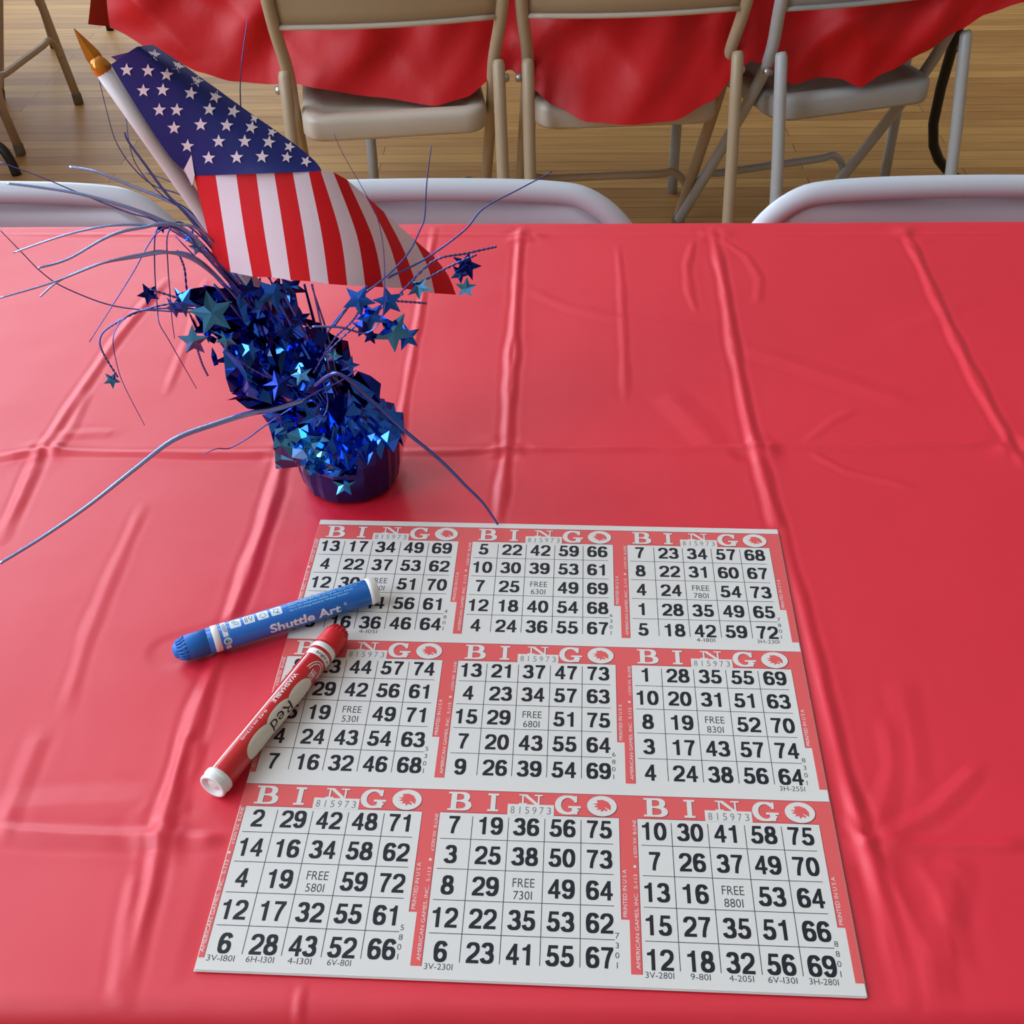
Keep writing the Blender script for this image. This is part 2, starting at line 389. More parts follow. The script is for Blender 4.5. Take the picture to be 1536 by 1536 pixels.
def make_digits():
    D = {}
    D['0'] = [ribbon(arc(.35, .5, .25, .4225, 0, 360, 36)[:-1], WS, True)]
    D['1'] = [poly([(.30, 0), (.50, 0), (.50, 1), (.37, 1), (.30, 1)]), poly([(.09, .69), (.31, .69), (.31, 1.0), (.345, 1.0), (.315, .90), (.24, .84), (.09, .815)])]
    D['1'] = [poly([(.30, 0), (.50, 0), (.50, 1), (.345, 1), (.31, .90), (.22, .84), (.09, .82), (.09, .69), (.30, .69)])]
    top = arc(.35, .69, .25, .2325, 180, -25, 16)
    D['2'] = [ribbon(top + [(.50, .46), (.38, .36), (.25, .26), (.16, .16), (.13, .08)], lambda a, b: .2 * abs(b) ** 1.5 + .155 * abs(a) ** 1.5 if abs(b) > .1 else .155), poly([(.02, 0), (.68, 0), (.68, .155), (.02, .155)])]
    D['3'] = [ribbon(arc(.34, .715, .215, .2075, 172, -78, 18), WS), ribbon(arc(.335, .29, .255, .2125, 82, -172, 20), WS), poly([(.24, .44), (.42, .44), (.42, .58), (.24, .58)])]
    D['4'] = [poly([(.39, 0), (.58, 0), (.58, 1), (.39, 1)]), poly([(.01, .22), (.69, .22), (.69, .37), (.01, .37)]), poly([(.01, .35), (.2, .35), (.45, .76), (.45, 1.0), (.41, 1.0)])]
    D['5'] = [poly([(.13, .84), (.63, .84), (.63, 1), (.13, 1)]), poly([(.06, .45), (.23, .45), (.275, .92), (.13, .98)]), ribbon(arc(.335, .325, .25, .2475, 142, -170, 24), WS)]
    D['6'] = [ribbon(arc(.36, .315, .24, .24, 0, 360, 30)[:-1], WS, True), ribbon(arc(.37, .52, .265, .4025, 32, 205, 20), WS)]
    D['7'] = [poly([(.04, .84), (.67, .84), (.67, 1), (.04, 1)]), ribbon([(.59, .90), (.50, .77), (.40, .55), (.32, .28), (.29, 0)], .19)]
    D['8'] = [ribbon(arc(.35, .735, .2, .19, 0, 360, 26)[:-1], WS, True), ribbon(arc(.35, .288, .25, .212, 0, 360, 30)[:-1], WS, True)]
    D['9'] = [([(.7 - x, 1 - y) for x, y in V], Fc) for V, Fc in D['6']]
    return D
DIG = make_digits()
def serif_letters():
    L = {}
    L['B'] = [poly([(.12, 0), (.34, 0), (.34, 1), (.12, 1)]), poly([(0, 0), (.5, 0), (.5, .10), (0, .10)]), poly([(0, .9), (.5, .9), (.5, 1), (0, 1)]), poly([(.3, .47), (.55, .47), (.55, .56), (.3, .56)]),
              ribbon(arc(.48, .735, .27, .215, 90, -90, 14), lambda a, b: .1 + .14 * abs(b)), ribbon(arc(.50, .28, .33, .23, 90, -90, 14), lambda a, b: .1 + .15 * abs(b))]
    L['I'] = [poly([(.14, 0), (.36, 0), (.36, 1), (.14, 1)]), poly([(0, 0), (.5, 0), (.5, .11), (0, .11)]), poly([(0, .89), (.5, .89), (.5, 1), (0, 1)])]
    L['N'] = [poly([(.14, 0), (.22, 0), (.22, 1), (.14, 1)]), poly([(.86, 0), (.94, 0), (.94, 1), (.86, 1)]), poly([(0, 0), (.38, 0), (.38, .13), (0, .13)]), poly([(.7, .87), (1.08, .87), (1.08, 1), (.7, 1)]),
              poly([(0, .87), (.3, .87), (.3, 1), (0, 1)]), poly([(.14, 1), (.36, 1), (.94, 0), (.74, 0)])]
    L['G'] = [ribbon(arc(.5, .5, .39, .44, 40, 335, 30, 2.1), lambda a, b: .12 + .12 * abs(b)), poly([(.66, 0.02), (.88, .02), (.88, .42), (.66, .42)]), poly([(.52, .34), (1.02, .34), (1.02, .45), (.52, .45)]), poly([(.74, .64), (.86, .64), (.86, .98), (.78, .98)])]
    return L
SER = serif_letters()

# ------------------------------------------------------------------ bingo sheet
PW, PH = .3025, .3266
ctr = sum(PA, Vector()) / 4
ax = ((PA[1] - PA[0]) + (PA[2] - PA[3])).normalized(); ay = Vector((0, 0, 1)).cross(ax)
orig = ctr - ax * PW / 2 + ay * PH / 2
ZP = TZ + .0018                      # printed side of the sheet
def pp(x, y, k=0):                   # millimetres on the sheet, k = print layer
    p = orig + ax * (x / 1000) - ay * (y / 1000); return (p.x, p.y, ZP + k * .00002)
sheet = thing('bingo_sheet', 'red and white paper sheet of nine bingo cards lying on the red tablecloth', 'bingo sheet', (ctr.x, ctr.y, TZ))
m = MB(); nn = 24
for zz in (0, 1, 2, 3):               # a thin stack of leaves with slightly uneven edges
    off = [(0, 0), (.4, .3), (-.3, .6), (.2, -.2)][zz]; top = [pp(a + (off[0] if 1 else 0), b + off[1]) for a, b in [(0, 0), (302.5, 0), (302.5, 326.6), (0, 326.6)]]
    z1 = ZP - zz * .00034; z0 = z1 - .0003
    m.add([(p[0], p[1], z1) for p in top] + [(p[0], p[1], z0) for p in top], [(3, 2, 1, 0), (4, 5, 6, 7), (0, 1, 5, 4), (1, 2, 6, 5), (2, 3, 7, 6), (3, 0, 4, 7)])
m.build('paper_leaves', M_paper, sheet)
FACES = {
 (0, 0): ("13 17 34 49 69/4 22 37 53 62/12 30 F 51 70/14 18 44 56 61/6 16 36 46 64", '4801', ['', '', '4-1051', '', '']),
 (1, 0): ("5 22 42 59 66/10 30 39 53 61/7 25 F 49 69/12 18 40 54 68/4 24 36 55 67", '6301', [''] * 5),
 (2, 0): ("7 23 34 57 68/8 22 31 60 67/4 24 F 54 73/1 28 35 49 65/5 18 42 59 72", '7801', ['', '', '4-1801', '', '3H-2301']),
 (0, 1): ("8 23 44 57 74/12 29 42 56 61/15 19 F 49 71/4 24 43 54 63/7 16 32 46 68", '5301', [''] * 5),
 (1, 1): ("13 21 37 47 73/4 23 34 57 63/15 29 F 51 75/7 20 43 55 64/9 26 39 54 69", '6801', [''] * 5),
 (2, 1): ("1 28 35 55 69/10 20 31 51 63/8 19 F 52 70/3 17 43 57 74/4 24 38 56 64", '8301', ['', '', '', '', '3H-2551']),
 (0, 2): ("2 29 42 48 71/14 16 34 58 62/4 19 F 59 72/12 17 32 55 61/6 28 43 52 66", '5801', ['3V-1801', '6H-1301', '4-1301', '6V-801', '']),
 (1, 2): ("7 19 36 56 75/3 25 38 50 73/8 29 F 49 64/12 22 35 53 62/6 23 41 55 67", '7301', ['3V-2301', '', '', '', '']),
 (2, 2): ("10 30 41 58 75/7 26 37 49 70/13 16 F 53 64/15 27 35 51 66/12 18 32 56 69", '8801', ['3V-2801', '9-801', '4-2051', '6V-1301', '3H-2801'])}
PM = [M_pink, M_dred, M_paper, M_ink, M_ink2, M_gink]
rowname = ['top', 'middle', 'bottom']; colname = ['left', 'centre', 'right']
def put(m, V2, Fc, cx, cy, sx, sy, k, i, rot=0):
    """place a flat shape (y up) at millimetres cx, cy; rot 90 reads upwards"""
    out = []
    for x, y in V2:
        x, y = x * sx, y * sy
        if rot == 90: x, y = -y, x
        out.append(pp(cx + x, cy - y, k))
    m.add(out, Fc, i)
def rect(m, x0, y0, x1, y1, k, i): m.add([pp(x0, y1, k), pp(x1, y1, k), pp(x1, y0, k), pp(x0, y0, k)], [(0, 1, 2, 3)], i)
def words(m, s, cx, cy, h, k, i, rot=0, width=None, off=0):
    V2, Fc, w, hh = text2d(s, off); sy = h / hh; sx = sy if width is None else width / w
    put(m, V2, Fc, cx, cy, sx, sy, k, i, rot)
for (ci, ri), (nums, free, codes) in FACES.items():
    x0 = 3.1 + 100.4 * ci; y0 = 19.3 + 107.8 * ri; m = MB()
    bl = 0 if ci == 0 else x0 - 5.3; br = 302.5 if ci == 2 else x0 + 95.1
    sl = max(0.3, x0 - 5.3)
    rect(m, bl, y0 - 14.2, br, y0, 1, 0); rect(m, bl, y0 - 14.5, br, y0 - 14.15, 2, 1)          # header band
    rect(m, sl, y0, x0, y0 + 85.7, 1, 0)                                                        # left strip
    rect(m, x0 + 91.3, y0, br, y0 + 58, 1, 0)                                                   # right strip
    rect(m, x0 + 91.2, y0 + .2, x0 + 91.55, y0 + 57.9, 2, 1); rect(m, x0 - .35, y0, x0 - .05, y0 + 85.5, 2, 1); rect(m, x0, y0 - .4, x0 + 91.3, y0 - .05, 2, 1)
    if ci == 2: rect(m, 298.6, y0 + 58, 302.5, y0 + 85.7, 1, 0)
    # BINGO
    for ch, cx, w, t, b in [('B', 8.85, 10.6, 13.1, 1.5), ('I', 26.8, 5.6, 12.8, 1.6), ('N', 46.1, 12.2, 12.9, 6.5), ('G', 65.3, 13.2, 13.1, 1.1)]:
        for V2, Fc in SER[ch]:
            wid = {'B': .83, 'I': .5, 'N': 1.08, 'G': 1.02}[ch]
            for gx, gy, k, i in [(.35, -.35, 2, 1), (0, 0, 4, 2)]:
                put(m, V2, Fc, x0 + cx - w / 2 + gx, y0 - b - gy, w / wid, t - b, k + .25 * SER[ch].index((V2, Fc)), i)
    ox, oy = x0 + 82.6, y0 - 7.1
    E = lambda rx, ry, dx=0, dy=0, n=36: [(dx + rx * math.cos(2 * math.pi * q / n), dy + ry * math.sin(2 * math.pi * q / n)) for q in range(n)]
    put(m, *poly(E(7.9, 6.75)), ox + .2, oy + .3, 1, 1, 2, 1); put(m, *poly(E(7.6, 6.45)), ox, oy, 1, 1, 4, 2)
    put(m, *poly([(-2.6, 3.6), (.4, 4.0), (3.2, 2.6), (4.6, .2), (4.5, -2.6), (3.0, -1.6), (2.6, -3.4), (1.2, -2.6), (-.4, -3.9), (-.6, -2.3), (-3.0, -2.6), (-1.8, -1.2), (-4.4, -.6), (-2.4, .4), (-4.8, 1.3), (-2.2, 1.6)]), ox, oy, 1, 1, 5, 0)
    put(m, *poly([(1.4, -1.0), (1.8, -.8), (4.4, -2.9), (4.0, -3.3)]), ox, oy, 1, 1, 6, 2)
    rect(m, x0 + 34.4, y0 - 6.6, x0 + 58.1, y0 + .2, 5.6, 2)
    for q, ch in enumerate('815973'): words(m, 'I' if ch == '1' else ch, x0 + 37.0 + q * 3.72, y0 - 2.9, 4.4, 6.6, 5, width=.5 if ch == '1' else 2.1)
    # grid
    for gx in (17.0, 35.3, 53.7, 72.0): rect(m, x0 + gx - .2, y0 + 1.9, x0 + gx + .2, y0 + 83.3, 1, 4)
    for gy in (15.9, 33.5, 50.9, 68.7): rect(m, x0 + 1.6, y0 + gy - .2, x0 + 88, y0 + gy + .2, 1.5, 4)
    for r_, row in enumerate(nums.split('/')):
        for c_, s in enumerate(row.split()):
            cx = x0 + 7.9 + 18.3 * c_; cy = y0 + 7.4 + 17.65 * r_
            if s == 'F':
                words(m, 'FREE', cx, cy - 2.7, 4.9, 1, 4, width=10.6); words(m, free.replace('1', 'I'), cx - .2, cy + 4.2, 4.7, 1, 4, width=9.0); continue
            w = 6.5 if len(s) == 2 else 6.3
            xx = cx - (w * 1.0 if len(s) == 2 else w / 2)
            for ch in s:
                for q, (V2, Fc) in enumerate(DIG[ch]): put(m, V2, Fc, xx, cy + 5.3, 6.0 / .68, 10.7, 2 + q * .8, 3)
                xx += 6.75
    for q, ch in enumerate(free): words(m, 'I' if ch == '1' else ch, x0 + 89.2 - q * .08, y0 + 66.5 + 5.0 * q, 3.0, 1, 4)
    for c_, s in enumerate(codes):
        if s: words(m, s.replace('1', 'I'), x0 + 7.6 + 18.3 * c_, y0 + 85.6, 3.1, 1, 4, width=2.0 * len(s) - 1)
    words(m, 'AMERICAN GAMES, INC.  S-113', x0 - 1.75, y0 + 58.0, 2.0, 3, 2, 90, width=50)
    words(m, 'B-LINE', x0 - 1.5, y0 + 5.2, 1.7, 3, 2, 90, width=8.5); words(m, 'd SON \'XX', x0 - 1.6, y0 + 17.5, 1.7, 3, 2, 90, width=12)
    put(m, *poly([(0, 0), (.9, .9), (0, 2), (-.9, .9)]), x0 - 2.0, y0 + 29.5, 1, 1, 3, 2)
    words(m, 'PRINTED IN U S A', x0 + 93.2, y0 + 43.5, 1.9, 3, 2, 90, width=26)
    o = m.build('bingo_card', PM, sheet)
    o['label'] = 'bingo card with free space %s, %s row %s' % (free, rowname[ri], colname[ci])

# ------------------------------------------------------------------ markers
class Pen:
    def __init__(s, p0, p1, r, down):
        s.p0, s.p1, s.r = Vector(p0), Vector(p1), r; s.L = (s.p1 - s.p0).length; s.ax = (s.p1 - s.p0).normalized()
        v = CAM - (s.p0 + s.p1) / 2; s.e1 = (v - s.ax * v.dot(s.ax)).normalized(); s.e2 = s.ax.cross(s.e1)
        if s.e2.dot(Vector(down)) < 0: s.e2 = -s.e2
        s.flip = s.ax.cross(s.e1).dot(s.e2) < 0
    def w(s, f, phi, h=.0001):
        return s.p0 + s.ax * (f * s.L) + (s.e1 * math.cos(phi) + s.e2 * math.sin(phi)) * (s.r + h)
    def lathe(s, prof, sides=40): return lathe(s.p0, s.ax, [(f * s.L, r * s.r) for f, r in prof], sides)
    def wrap(s, m, V2, Fc, f, phi, i=0, h=.0001):
        """flat shape in metres: x along the barrel, y around it"""
        bm = bmesh.new(); vs = [bm.verts.new((x, y, 0)) for x, y in V2]
        for q in Fc:
            try: bm.faces.new([vs[a] for a in q])
            except ValueError: pass
        ymin = min(v[1] for v in V2); ymax = max(v[1] for v in V2); y = ymin + .0006
        while y < ymax:
            g = bm.verts[:] + bm.edges[:] + bm.faces[:]
            bmesh.ops.bisect_plane(bm, geom=g, plane_co=(0, y, 0), plane_no=(0, 1, 0)); y += .0006
        bm.verts.index_update()
        m.add([s.w(f + v.co.x / s.L, phi + v.co.y / s.r, h) for v in bm.verts], [tuple(v.index for v in q.verts) for q in bm.faces], i); bm.free()
    def text(s, m, t, f0, f1, phi, height, i=0, up=-1, off=0, h=.00012):
        """lettering from f0 to f1 along the barrel; up = -1: tops towards smaller phi"""
        V2, Fc, w, hh = text2d(t, off); sx = (f1 - f0) * s.L / w; sy = height / hh
        s.wrap(m, [(x * sx, y * sy * (1 if up > 0 else -1)) for x, y in V2], Fc, (f0 + f1) / 2, phi, i, h)
    def patch(s, m, f0, f1, a0, a1, i=0, h=.00008):
        n = max(2, int(abs(a1 - a0) / .12)); V = []; Fc = []
        for k in range(n + 1):
            q = a0 + (a1 - a0) * k / n; V += [s.w(f0, q, h), s.w(f1, q, h)]
        for k in range(n): Fc.append((2 * k, 2 * k + 1, 2 * k + 3, 2 * k + 2))
        m.add(V, Fc, i)
def rrect(w, h, r, n=5):
    o = []
    for cx, cy, a in [(w / 2 - r, h / 2 - r, 0), (-w / 2 + r, h / 2 - r, 90), (-w / 2 + r, -h / 2 + r, 180), (w / 2 - r, -h / 2 + r, 270)]:
        for k in range(n + 1): q = R(a + 90 * k / n); o.append((cx + r * math.cos(q), cy + r * math.sin(q)))
    return o
def circ(r, n=24): return [(r * math.cos(2 * math.pi * k / n), r * math.sin(2 * math.pi * k / n)) for k in range(n)]

rb = .0079
B0, B1 = at(259, 978, z=TZ + rb + .0004), at(565, 884, z=ZP + rb + .0014)
bp = Pen(B0, B1, rb, (0, -1, -1))
blue = thing('marker', 'blue felt marker with white band and lettering, lying half across the bingo sheet', 'marker', (B0 + B1) / 2 - Vector((0, 0, rb)), 'markers on the table')
blue_barrel = mesh('barrel', *bp.lathe([(.165, .96), (.168, 1), (.945, 1), (.955, .985), (.958, .93)]), M_bbarrel, blue, True)
cap = MB(); cap.add(*bp.lathe([(0, .30), (.006, .48), (.02, .64), (.045, .72), (.05, .80), (.06, .90), (.075, .955), (.166, .985), (.168, .93)]))
for k in range(18):
    q = 2 * math.pi * k / 18; cap.add(*tube([bp.w(.022, q, -rb * .32), bp.w(.048, q, -rb * .22), bp.w(.064, q, -rb * .075)], .0007, 6))
mesh('cap', cap.V, cap.F, M_bcap, blue, True)
m = MB(); m.add(*bp.lathe([(.19, .99), (.192, 1.02), (.222, 1.02), (.224, .99)])); m.build('band', M_white, blue_barrel, True)
m = MB(); m.add(*bp.lathe([(.955, .95), (.957, 1.06), (.975, 1.06), (.98, 1.03), (.996, 1.0), (1, .96), (1, .62), (.985, .58)])); m.build('end_plug', M_white, blue, True)
m = MB()
bp.text(m, 'Shuttle Art', .452, .80, R(33), .0060, 0, -1, .03); bp.wrap(m, *ribbon(arc(0, 0, .0007, .0007, 0, 360, 14, 2)[:-1], .0003, True), .825, R(20), 0)
for q in range(4):
    bp.text(m, ['Shuttle Art washable markers are safe for use on', 'paper. Keep the cap on tightly when not in use.', 'Not for children under 3 years. Small parts may', 'be a choking hazard. Water based ink.'][q][:46 - 4 * q], .565, .93 - .025 * q, R(-66 + 15 * q), .0013, 1, -1, .012)
for q in range(4):
    bp.wrap(m, *poly(rrect(.0066, .0064, .0008)), .305 + .066 * q, R(-44), 0, .00006)
    ic = [[ribbon([(-.0018, -.0014), (-.0006, .001), (.0014, .0016), (.002, 0), (-.0004, -.0016), (-.0018, -.0014)], .0003), ribbon([(-.001, -.0022), (.0006, .0006)], .0003)],
          [ribbon([(-.0022, -.002), (-.0022, .002)], .0004), ribbon([(-.0012, -.002), (-.0012, .002)], .0004), ribbon([(0, -.0018), (.0022, -.0018), (.0018, .0006), (.0004, .0006), (0, -.0018)], .0004), ribbon([(.0006, .0012), (.0018, .0018)], .0004)],
          [ribbon([(-.0018, .0012), (-.0008, -.0014), (.0014, -.0006), (.0018, .0016)], .0003), ribbon([(-.0012, .002), (.001, .0022)], .0003)],
          [ribbon([(-.001, -.0018), (-.0016, .001), (.0006, .0016), (.0016, -.001), (-.001, -.0018)], .0003), ribbon([(0, .0018), (.0016, .0022)], .0003)]][q]
    for V2, Fc in ic: bp.wrap(m, V2, Fc, .305 + .066 * q, R(-44), 2, .00014)
bp.patch(m, .238, .262, R(-80), R(4), 0, .00006); bp.patch(m, .238, .262, R(48), R(80), 0, .00006)
V2, Fc, w, hh = text2d('KEEP'); bp.wrap(m, [(y * .0021 / hh, x * .006 / w) for x, y in V2], [f[::-1] for f in Fc], .25, R(-36), 2, .00014)
bp.wrap(m, *poly(circ(.0024)), .252, R(26), 0, .00012); bp.wrap(m, *poly(circ(.0020)), .252, R(26), 1, .00014)
for V2, Fc in (ribbon([(-.0013, 0), (.0013, 0)], .0005), ribbon([(-.0002, .0012), (-.0014, 0), (-.0002, -.0012)], .0005)): bp.wrap(m, V2, Fc, .252, R(26), 2, .00017)
m.build('lettering', [mat('cool white print', lin(228, 242, 255), .4), M_cyan, M_black], blue_barrel)

rr_ = .0075
R0, R1 = at(512, 944, z=ZP + rr_ + .0006), at(318, 1181, z=TZ + rr_ + .0009)
rp = Pen(R0, R1, rr_, (1, -.4, -.3))
red = thing('marker', 'red washable felt marker lying slanted over the left edge of the bingo sheet', 'marker', (R0 + R1) / 2 - Vector((0, 0, rr_)), 'markers on the table')
red_barrel = mesh('barrel', *rp.lathe([(.135, .95), (.14, 1), (.93, 1), (.945, .99), (.948, .93)]), M_rbarrel, red, True)
cap = MB(); cap.add(*rp.lathe([(0, .35), (.004, .52), (.014, .66), (.028, .74), (.032, .82), (.045, .94), (.06, 1.0), (.136, 1.03), (.14, .95)]))
for k in range(18):
    q = 2 * math.pi * k / 18; cap.add(*tube([rp.w(.012, q, -rr_ * .30), rp.w(.034, q, -rr_ * .16), rp.w(.05, q, -rr_ * .03)], .0006, 6))
mesh('cap', cap.V, cap.F, M_rcap, red, True)
m = MB(); m.add(*rp.lathe([(.150, .99), (.152, 1.02), (.178, 1.02), (.180, .99)])); m.build('band', M_white, red_barrel, True)
m = MB(); m.add(*rp.lathe([(.945, .95), (.947, 1.06), (.966, 1.06), (.970, 1.0), (.972, 1.0), (.995, 1.02), (1.0, .97), (1.0, .78), (.985, .70), (.985, .42), (.99, .38), (.99, .1)])); m.build('end_plug', M_white, red, True)
m = MB()
rp.patch(m, .198, .232, R(-75), R(75), 0, .00006)
V2, Fc, w, hh = text2d('bright art', .01); rp.wrap(m, [(-y * .0026 / hh, x * .0115 / w) for x, y in V2], Fc, .216, R(22), 2, .00013)
rp.patch(m, .236, .945, R(-57), R(-50), 0)
for k, (a, b) in enumerate([(.0066, .0052), (.0050, .0038)]):
    rp.wrap(m, *ribbon([(x - .0012, y) for x, y in arc(.004, 0, a + .003, b, 100, 260, 20, 2.2)], .0005), .302, R(28), 0)
for k in (-1, 0, 1): rp.wrap(m, *ribbon([(-.0025, .0013 * k - .0003), (.0035, .0013 * k)], .0005), .318, R(28), 0)
rp.wrap(m, *ribbon([(.0, -.0016), (.0008, .0016)], .0005), .318, R(28), 0)
rp.text(m, 'WASHABLE', .366, .55, R(-30), .0026, 0, 1, .015)
rp.text(m, '0.42 oz (12ml)', .60, .78, R(-31), .0019, 0, 1, .006)
for c0, rl, rw in [(.43, .085, .0052), (.575, .10, .0062), (.725, .095, .0056)]:
    rp.wrap(m, *poly([(x * rl * rp.L, y * rw) for x, y in arc(0, 0, 1, 1, 0, 360, 40, 2.2)[:-1]]), c0, R(40), 1, .00008 + c0 * .00002)
rp.text(m, 'Red', .497, .645, R(40), .0062, 2, 1, .004, .00016)
m.build('lettering', [M_white, M_cream, M_black], red_barrel)

# ------------------------------------------------------------------ small flag on a stick
FL = thing('stick_flag', 'small stars and stripes flag on a white stick standing in the blue foil centrepiece', 'flag', at(505, 640, y=-.372))
def lerp(a, b, t): return a + (b - a) * t
def pcurve(P, t):
    """point of a pixel polyline with depth at 0..1"""
    s = t * (len(P) - 1); i = min(int(s), len(P) - 2); f = s - i
    return [lerp(P[i][k], P[i + 1][k], f) for k in range(len(P[0]))]
def pt(p): return at(p[0], p[1], y=p[2])
def crom(P, t):
    s = t * (len(P) - 1); i = min(int(s), len(P) - 2); f = s - i
    p0, p1, p2, p3 = P[max(i - 1, 0)], P[i], P[i + 1], P[min(i + 2, len(P) - 1)]
    return [.5 * (2 * b + (c - a) * f + (2 * a - 5 * b + 4 * c - d) * f * f + (3 * b - a - 3 * c + d) * f ** 3) for a, b, c, d in zip(p0, p1, p2, p3)]
def bulge(t, a=-.372, b=-.352, k=.045): return lerp(a, b, t) - k * math.sin(math.pi * min(1, t)) ** .8
rowB = [(291, 264), (323, 261), (354, 260), (384, 259), (411, 258), (439, 258), (463, 258), (481, 256), (500, 258), (521, 270), (548, 293), (576, 318), (620, 358), (650, 384)]
rowM = [(307, 330), (335, 338), (366, 342), (396, 344), (425, 345), (455, 347), (482, 348), (510, 350), (535, 352), (559, 356), (583, 364), (606, 376), (642, 401), (671, 411)]
rowA = [(322, 397), (346, 408), (379, 415), (408, 416), (436, 420), (466, 422), (493, 426), (521, 428), (548, 429), (575, 431), (603, 432), (628, 437), (652, 440), (684, 442)]
fv = MB(); n_t, n_u = 14, 3
def stripe_pt(u, t):
    i = min(int(u), 12); f = u - i; cols = []
    for rw, kb in ((rowB, .030), (rowM, .040), (rowA, .046)):
        p = [lerp(rw[i][k], rw[i + 1][k], f) for k in range(2)]; q = u / 13
        cols.append((p[0], p[1], bulge(q, -.374, -.350, kb)))
    return pt(crom(cols, t))
for s in range(13):
    V = [stripe_pt(s + a / n_u, b / n_t) for b in range(n_t + 1) for a in range(n_u + 1)]
    Fc = [(b * (n_u + 1) + a, (b + 1) * (n_u + 1) + a, (b + 1) * (n_u + 1) + a + 1, b * (n_u + 1) + a + 1) for b in range(n_t) for a in range(n_u)]
    fv.add(V, Fc, 1 if s % 2 == 0 else 2)
# canton: left edge, fold ridge and right silhouette
cl = [(166, 97), (200, 152), (234, 205), (260, 241), (290, 266)]
cf = [(205, 70), (240, 100), (262, 160), (278, 215), (291.5, 263.8)]
cr_ = [(229, 67), (262, 88), (295, 112), (328, 135), (360, 159), (391, 180), (424, 203), (451, 223), (475, 244), (483, 257)]
N = 16; V = []; K = 12
for b in range(N + 1):
    t = b / N; l, f_, r_ = crom(cl, t), crom(cf, t), crom(cr_, t)
    fx = .42 if t < .999 else .0
    for a in range(K + 1):
        q = a / K
        if q < .3: w = q / .3; p = (lerp(l[0], f_[0], w), lerp(l[1], f_[1], w), lerp(-.374, lerp(-.388, -.375, t), w))
        else:
            w = (q - .3) / .7; bow = math.sin(math.pi * w)
            p = (lerp(f_[0], r_[0], w), lerp(f_[1], r_[1], w), lerp(lerp(-.388, -.375, t), lerp(-.355, bulge(7 / 13, -.374, -.350, .030), t), w) - .012 * bow * t)
        V.append(pt(p))
fv.add(V, [(b * (K + 1) + a, (b + 1) * (K + 1) + a, (b + 1) * (K + 1) + a + 1, b * (K + 1) + a + 1) for b in range(N) for a in range(K)], 0)
# part of the cloth that curls round behind
edge = [crom(cr_, k / 8) + [-.352 - .016 * k / 8] for k in range(8)] + [list(rowB[k]) + [bulge(k / 13, -.374, -.350, .03)] for k in range(7, 14)] + [list(rowM[13]) + [-.350], list(rowA[13]) + [-.350]]
V = []
for e in edge:
    for k in range(4): V.append(pt((e[0] - 15 * k - 2 * k * k, e[1] - 3 * k if e[1] > 370 else e[1] + 6 * k, e[2] + .010 * k + .003 * k * k)))
Fc = []; 
for i in range(len(edge) - 1):
    for k in range(3): Fc.append((i * 4 + k, i * 4 + k + 1, (i + 1) * 4 + k + 1, (i + 1) * 4 + k))
n0 = len(fv.F); fv.add(V, Fc, 0)
for i in range(len(edge) - 1):
    for k in range(3): fv.I[n0 + i * 3 + k] = 0 if i < 7 else (2 if i % 2 == 1 else 1)
fv.add([pt((276, 254, -.3745)), pt((287, 232, -.3785)), pt((292, 263, -.3765)), pt((288, 279, -.3745))], [(0, 3, 2, 1)], 2)
bvh = BVHTree.FromPolygons([Vector(v) for v in fv.V], fv.F)
stars = [(190, 105, 0), (222, 106, 0), (231, 82, 10), (267, 99, 25), (250, 112, 5), (295, 121, 20), (215, 136, 0), (244, 135, 5), (286, 140, 10), (323, 145, 20), (239, 165, 0), (265, 165, 5), (314, 164, 5), (350, 167, 18), (261, 192, 0), (301, 187, 0), (340, 188, 5), (377, 191, 15), (328, 212, 0), (367, 212, 0), (403, 213, 10), (281, 219, 5), (434, 220, 20), (313, 237, 0), (355, 236, 0), (393, 235, 5), (430, 236, 10), (459, 242, 25), (382, 177, 20), (408, 198, 20)]
for u, v, rot in stars:
    P = []; rad = (10.5 if u < 425 else 9) * (.75 if (u, v) in ((382, 177), (408, 198)) else 1)
    cpt = [(u, v)]
    for k in range(10):
        q = R(rot + 36 * k - 90); r_ = rad if k % 2 == 0 else rad * .42
        cpt.append((u + r_ * math.cos(q), v + r_ * math.sin(q)))
    c0 = bvh.ray_cast(CAM, ray(u, v).normalized())[0]
    if c0 is None: continue
    dc = (c0 - CAM).length
    for a, b in cpt:
        for q in range(21):
            f = 1 - q / 20; d = ray(lerp(u, a, f), lerp(v, b, f)).normalized(); h = bvh.ray_cast(CAM, d)[0]
            if h is not None and abs((h - CAM).length - dc) < .016: break
        P.append(h - d * .0006)
    fv.add(P, [(0, k, k % 10 + 1) for k in range(1, 11)], 2)
flag_o = fv.build('flag_cloth', [M_navy, M_fred, M_fwhite], FL, True)
sp = [at(155, 106, y=-.368), at(526, 636, y=-.368)]
sd = (sp[1] - sp[0]).normalized()
m = MB(); m.add(*tube([sp[0] + (sp[1] - sp[0]) * k / 6 for k in range(7)], .0050, 14)); stick_o = m.build('stick', M_stick, FL, True)
m = MB(); L_ = .036
m.add(*lathe(sp[0] + sd * .003, -sd, [(0, .0036), (.001, .0046), (.004, .0056), (.007, .0052), (.0095, .0040), (.011, .0030)], 18))
fin_o = m.build('finial', M_gold, stick_o, True)
tipv = at(111, 43, y=-.368); base = sp[0] - sd * .004; dirv = (tipv - base).normalized(); Lb = (tipv - base).length; side = dirv.cross((CAM - base).normalized()).normalized(); nrm = side.cross(dirv)
m = MB(); V = []; 
for k in range(9):
    t = k / 8; w = max(.0054 * (1 - t) ** .8 * min(1, .55 + 2.5 * t), .0003)
    c = base + dirv * Lb * t
    V += [c + side * w, c + nrm * w * .35, c - side * w, c - nrm * w * .35]
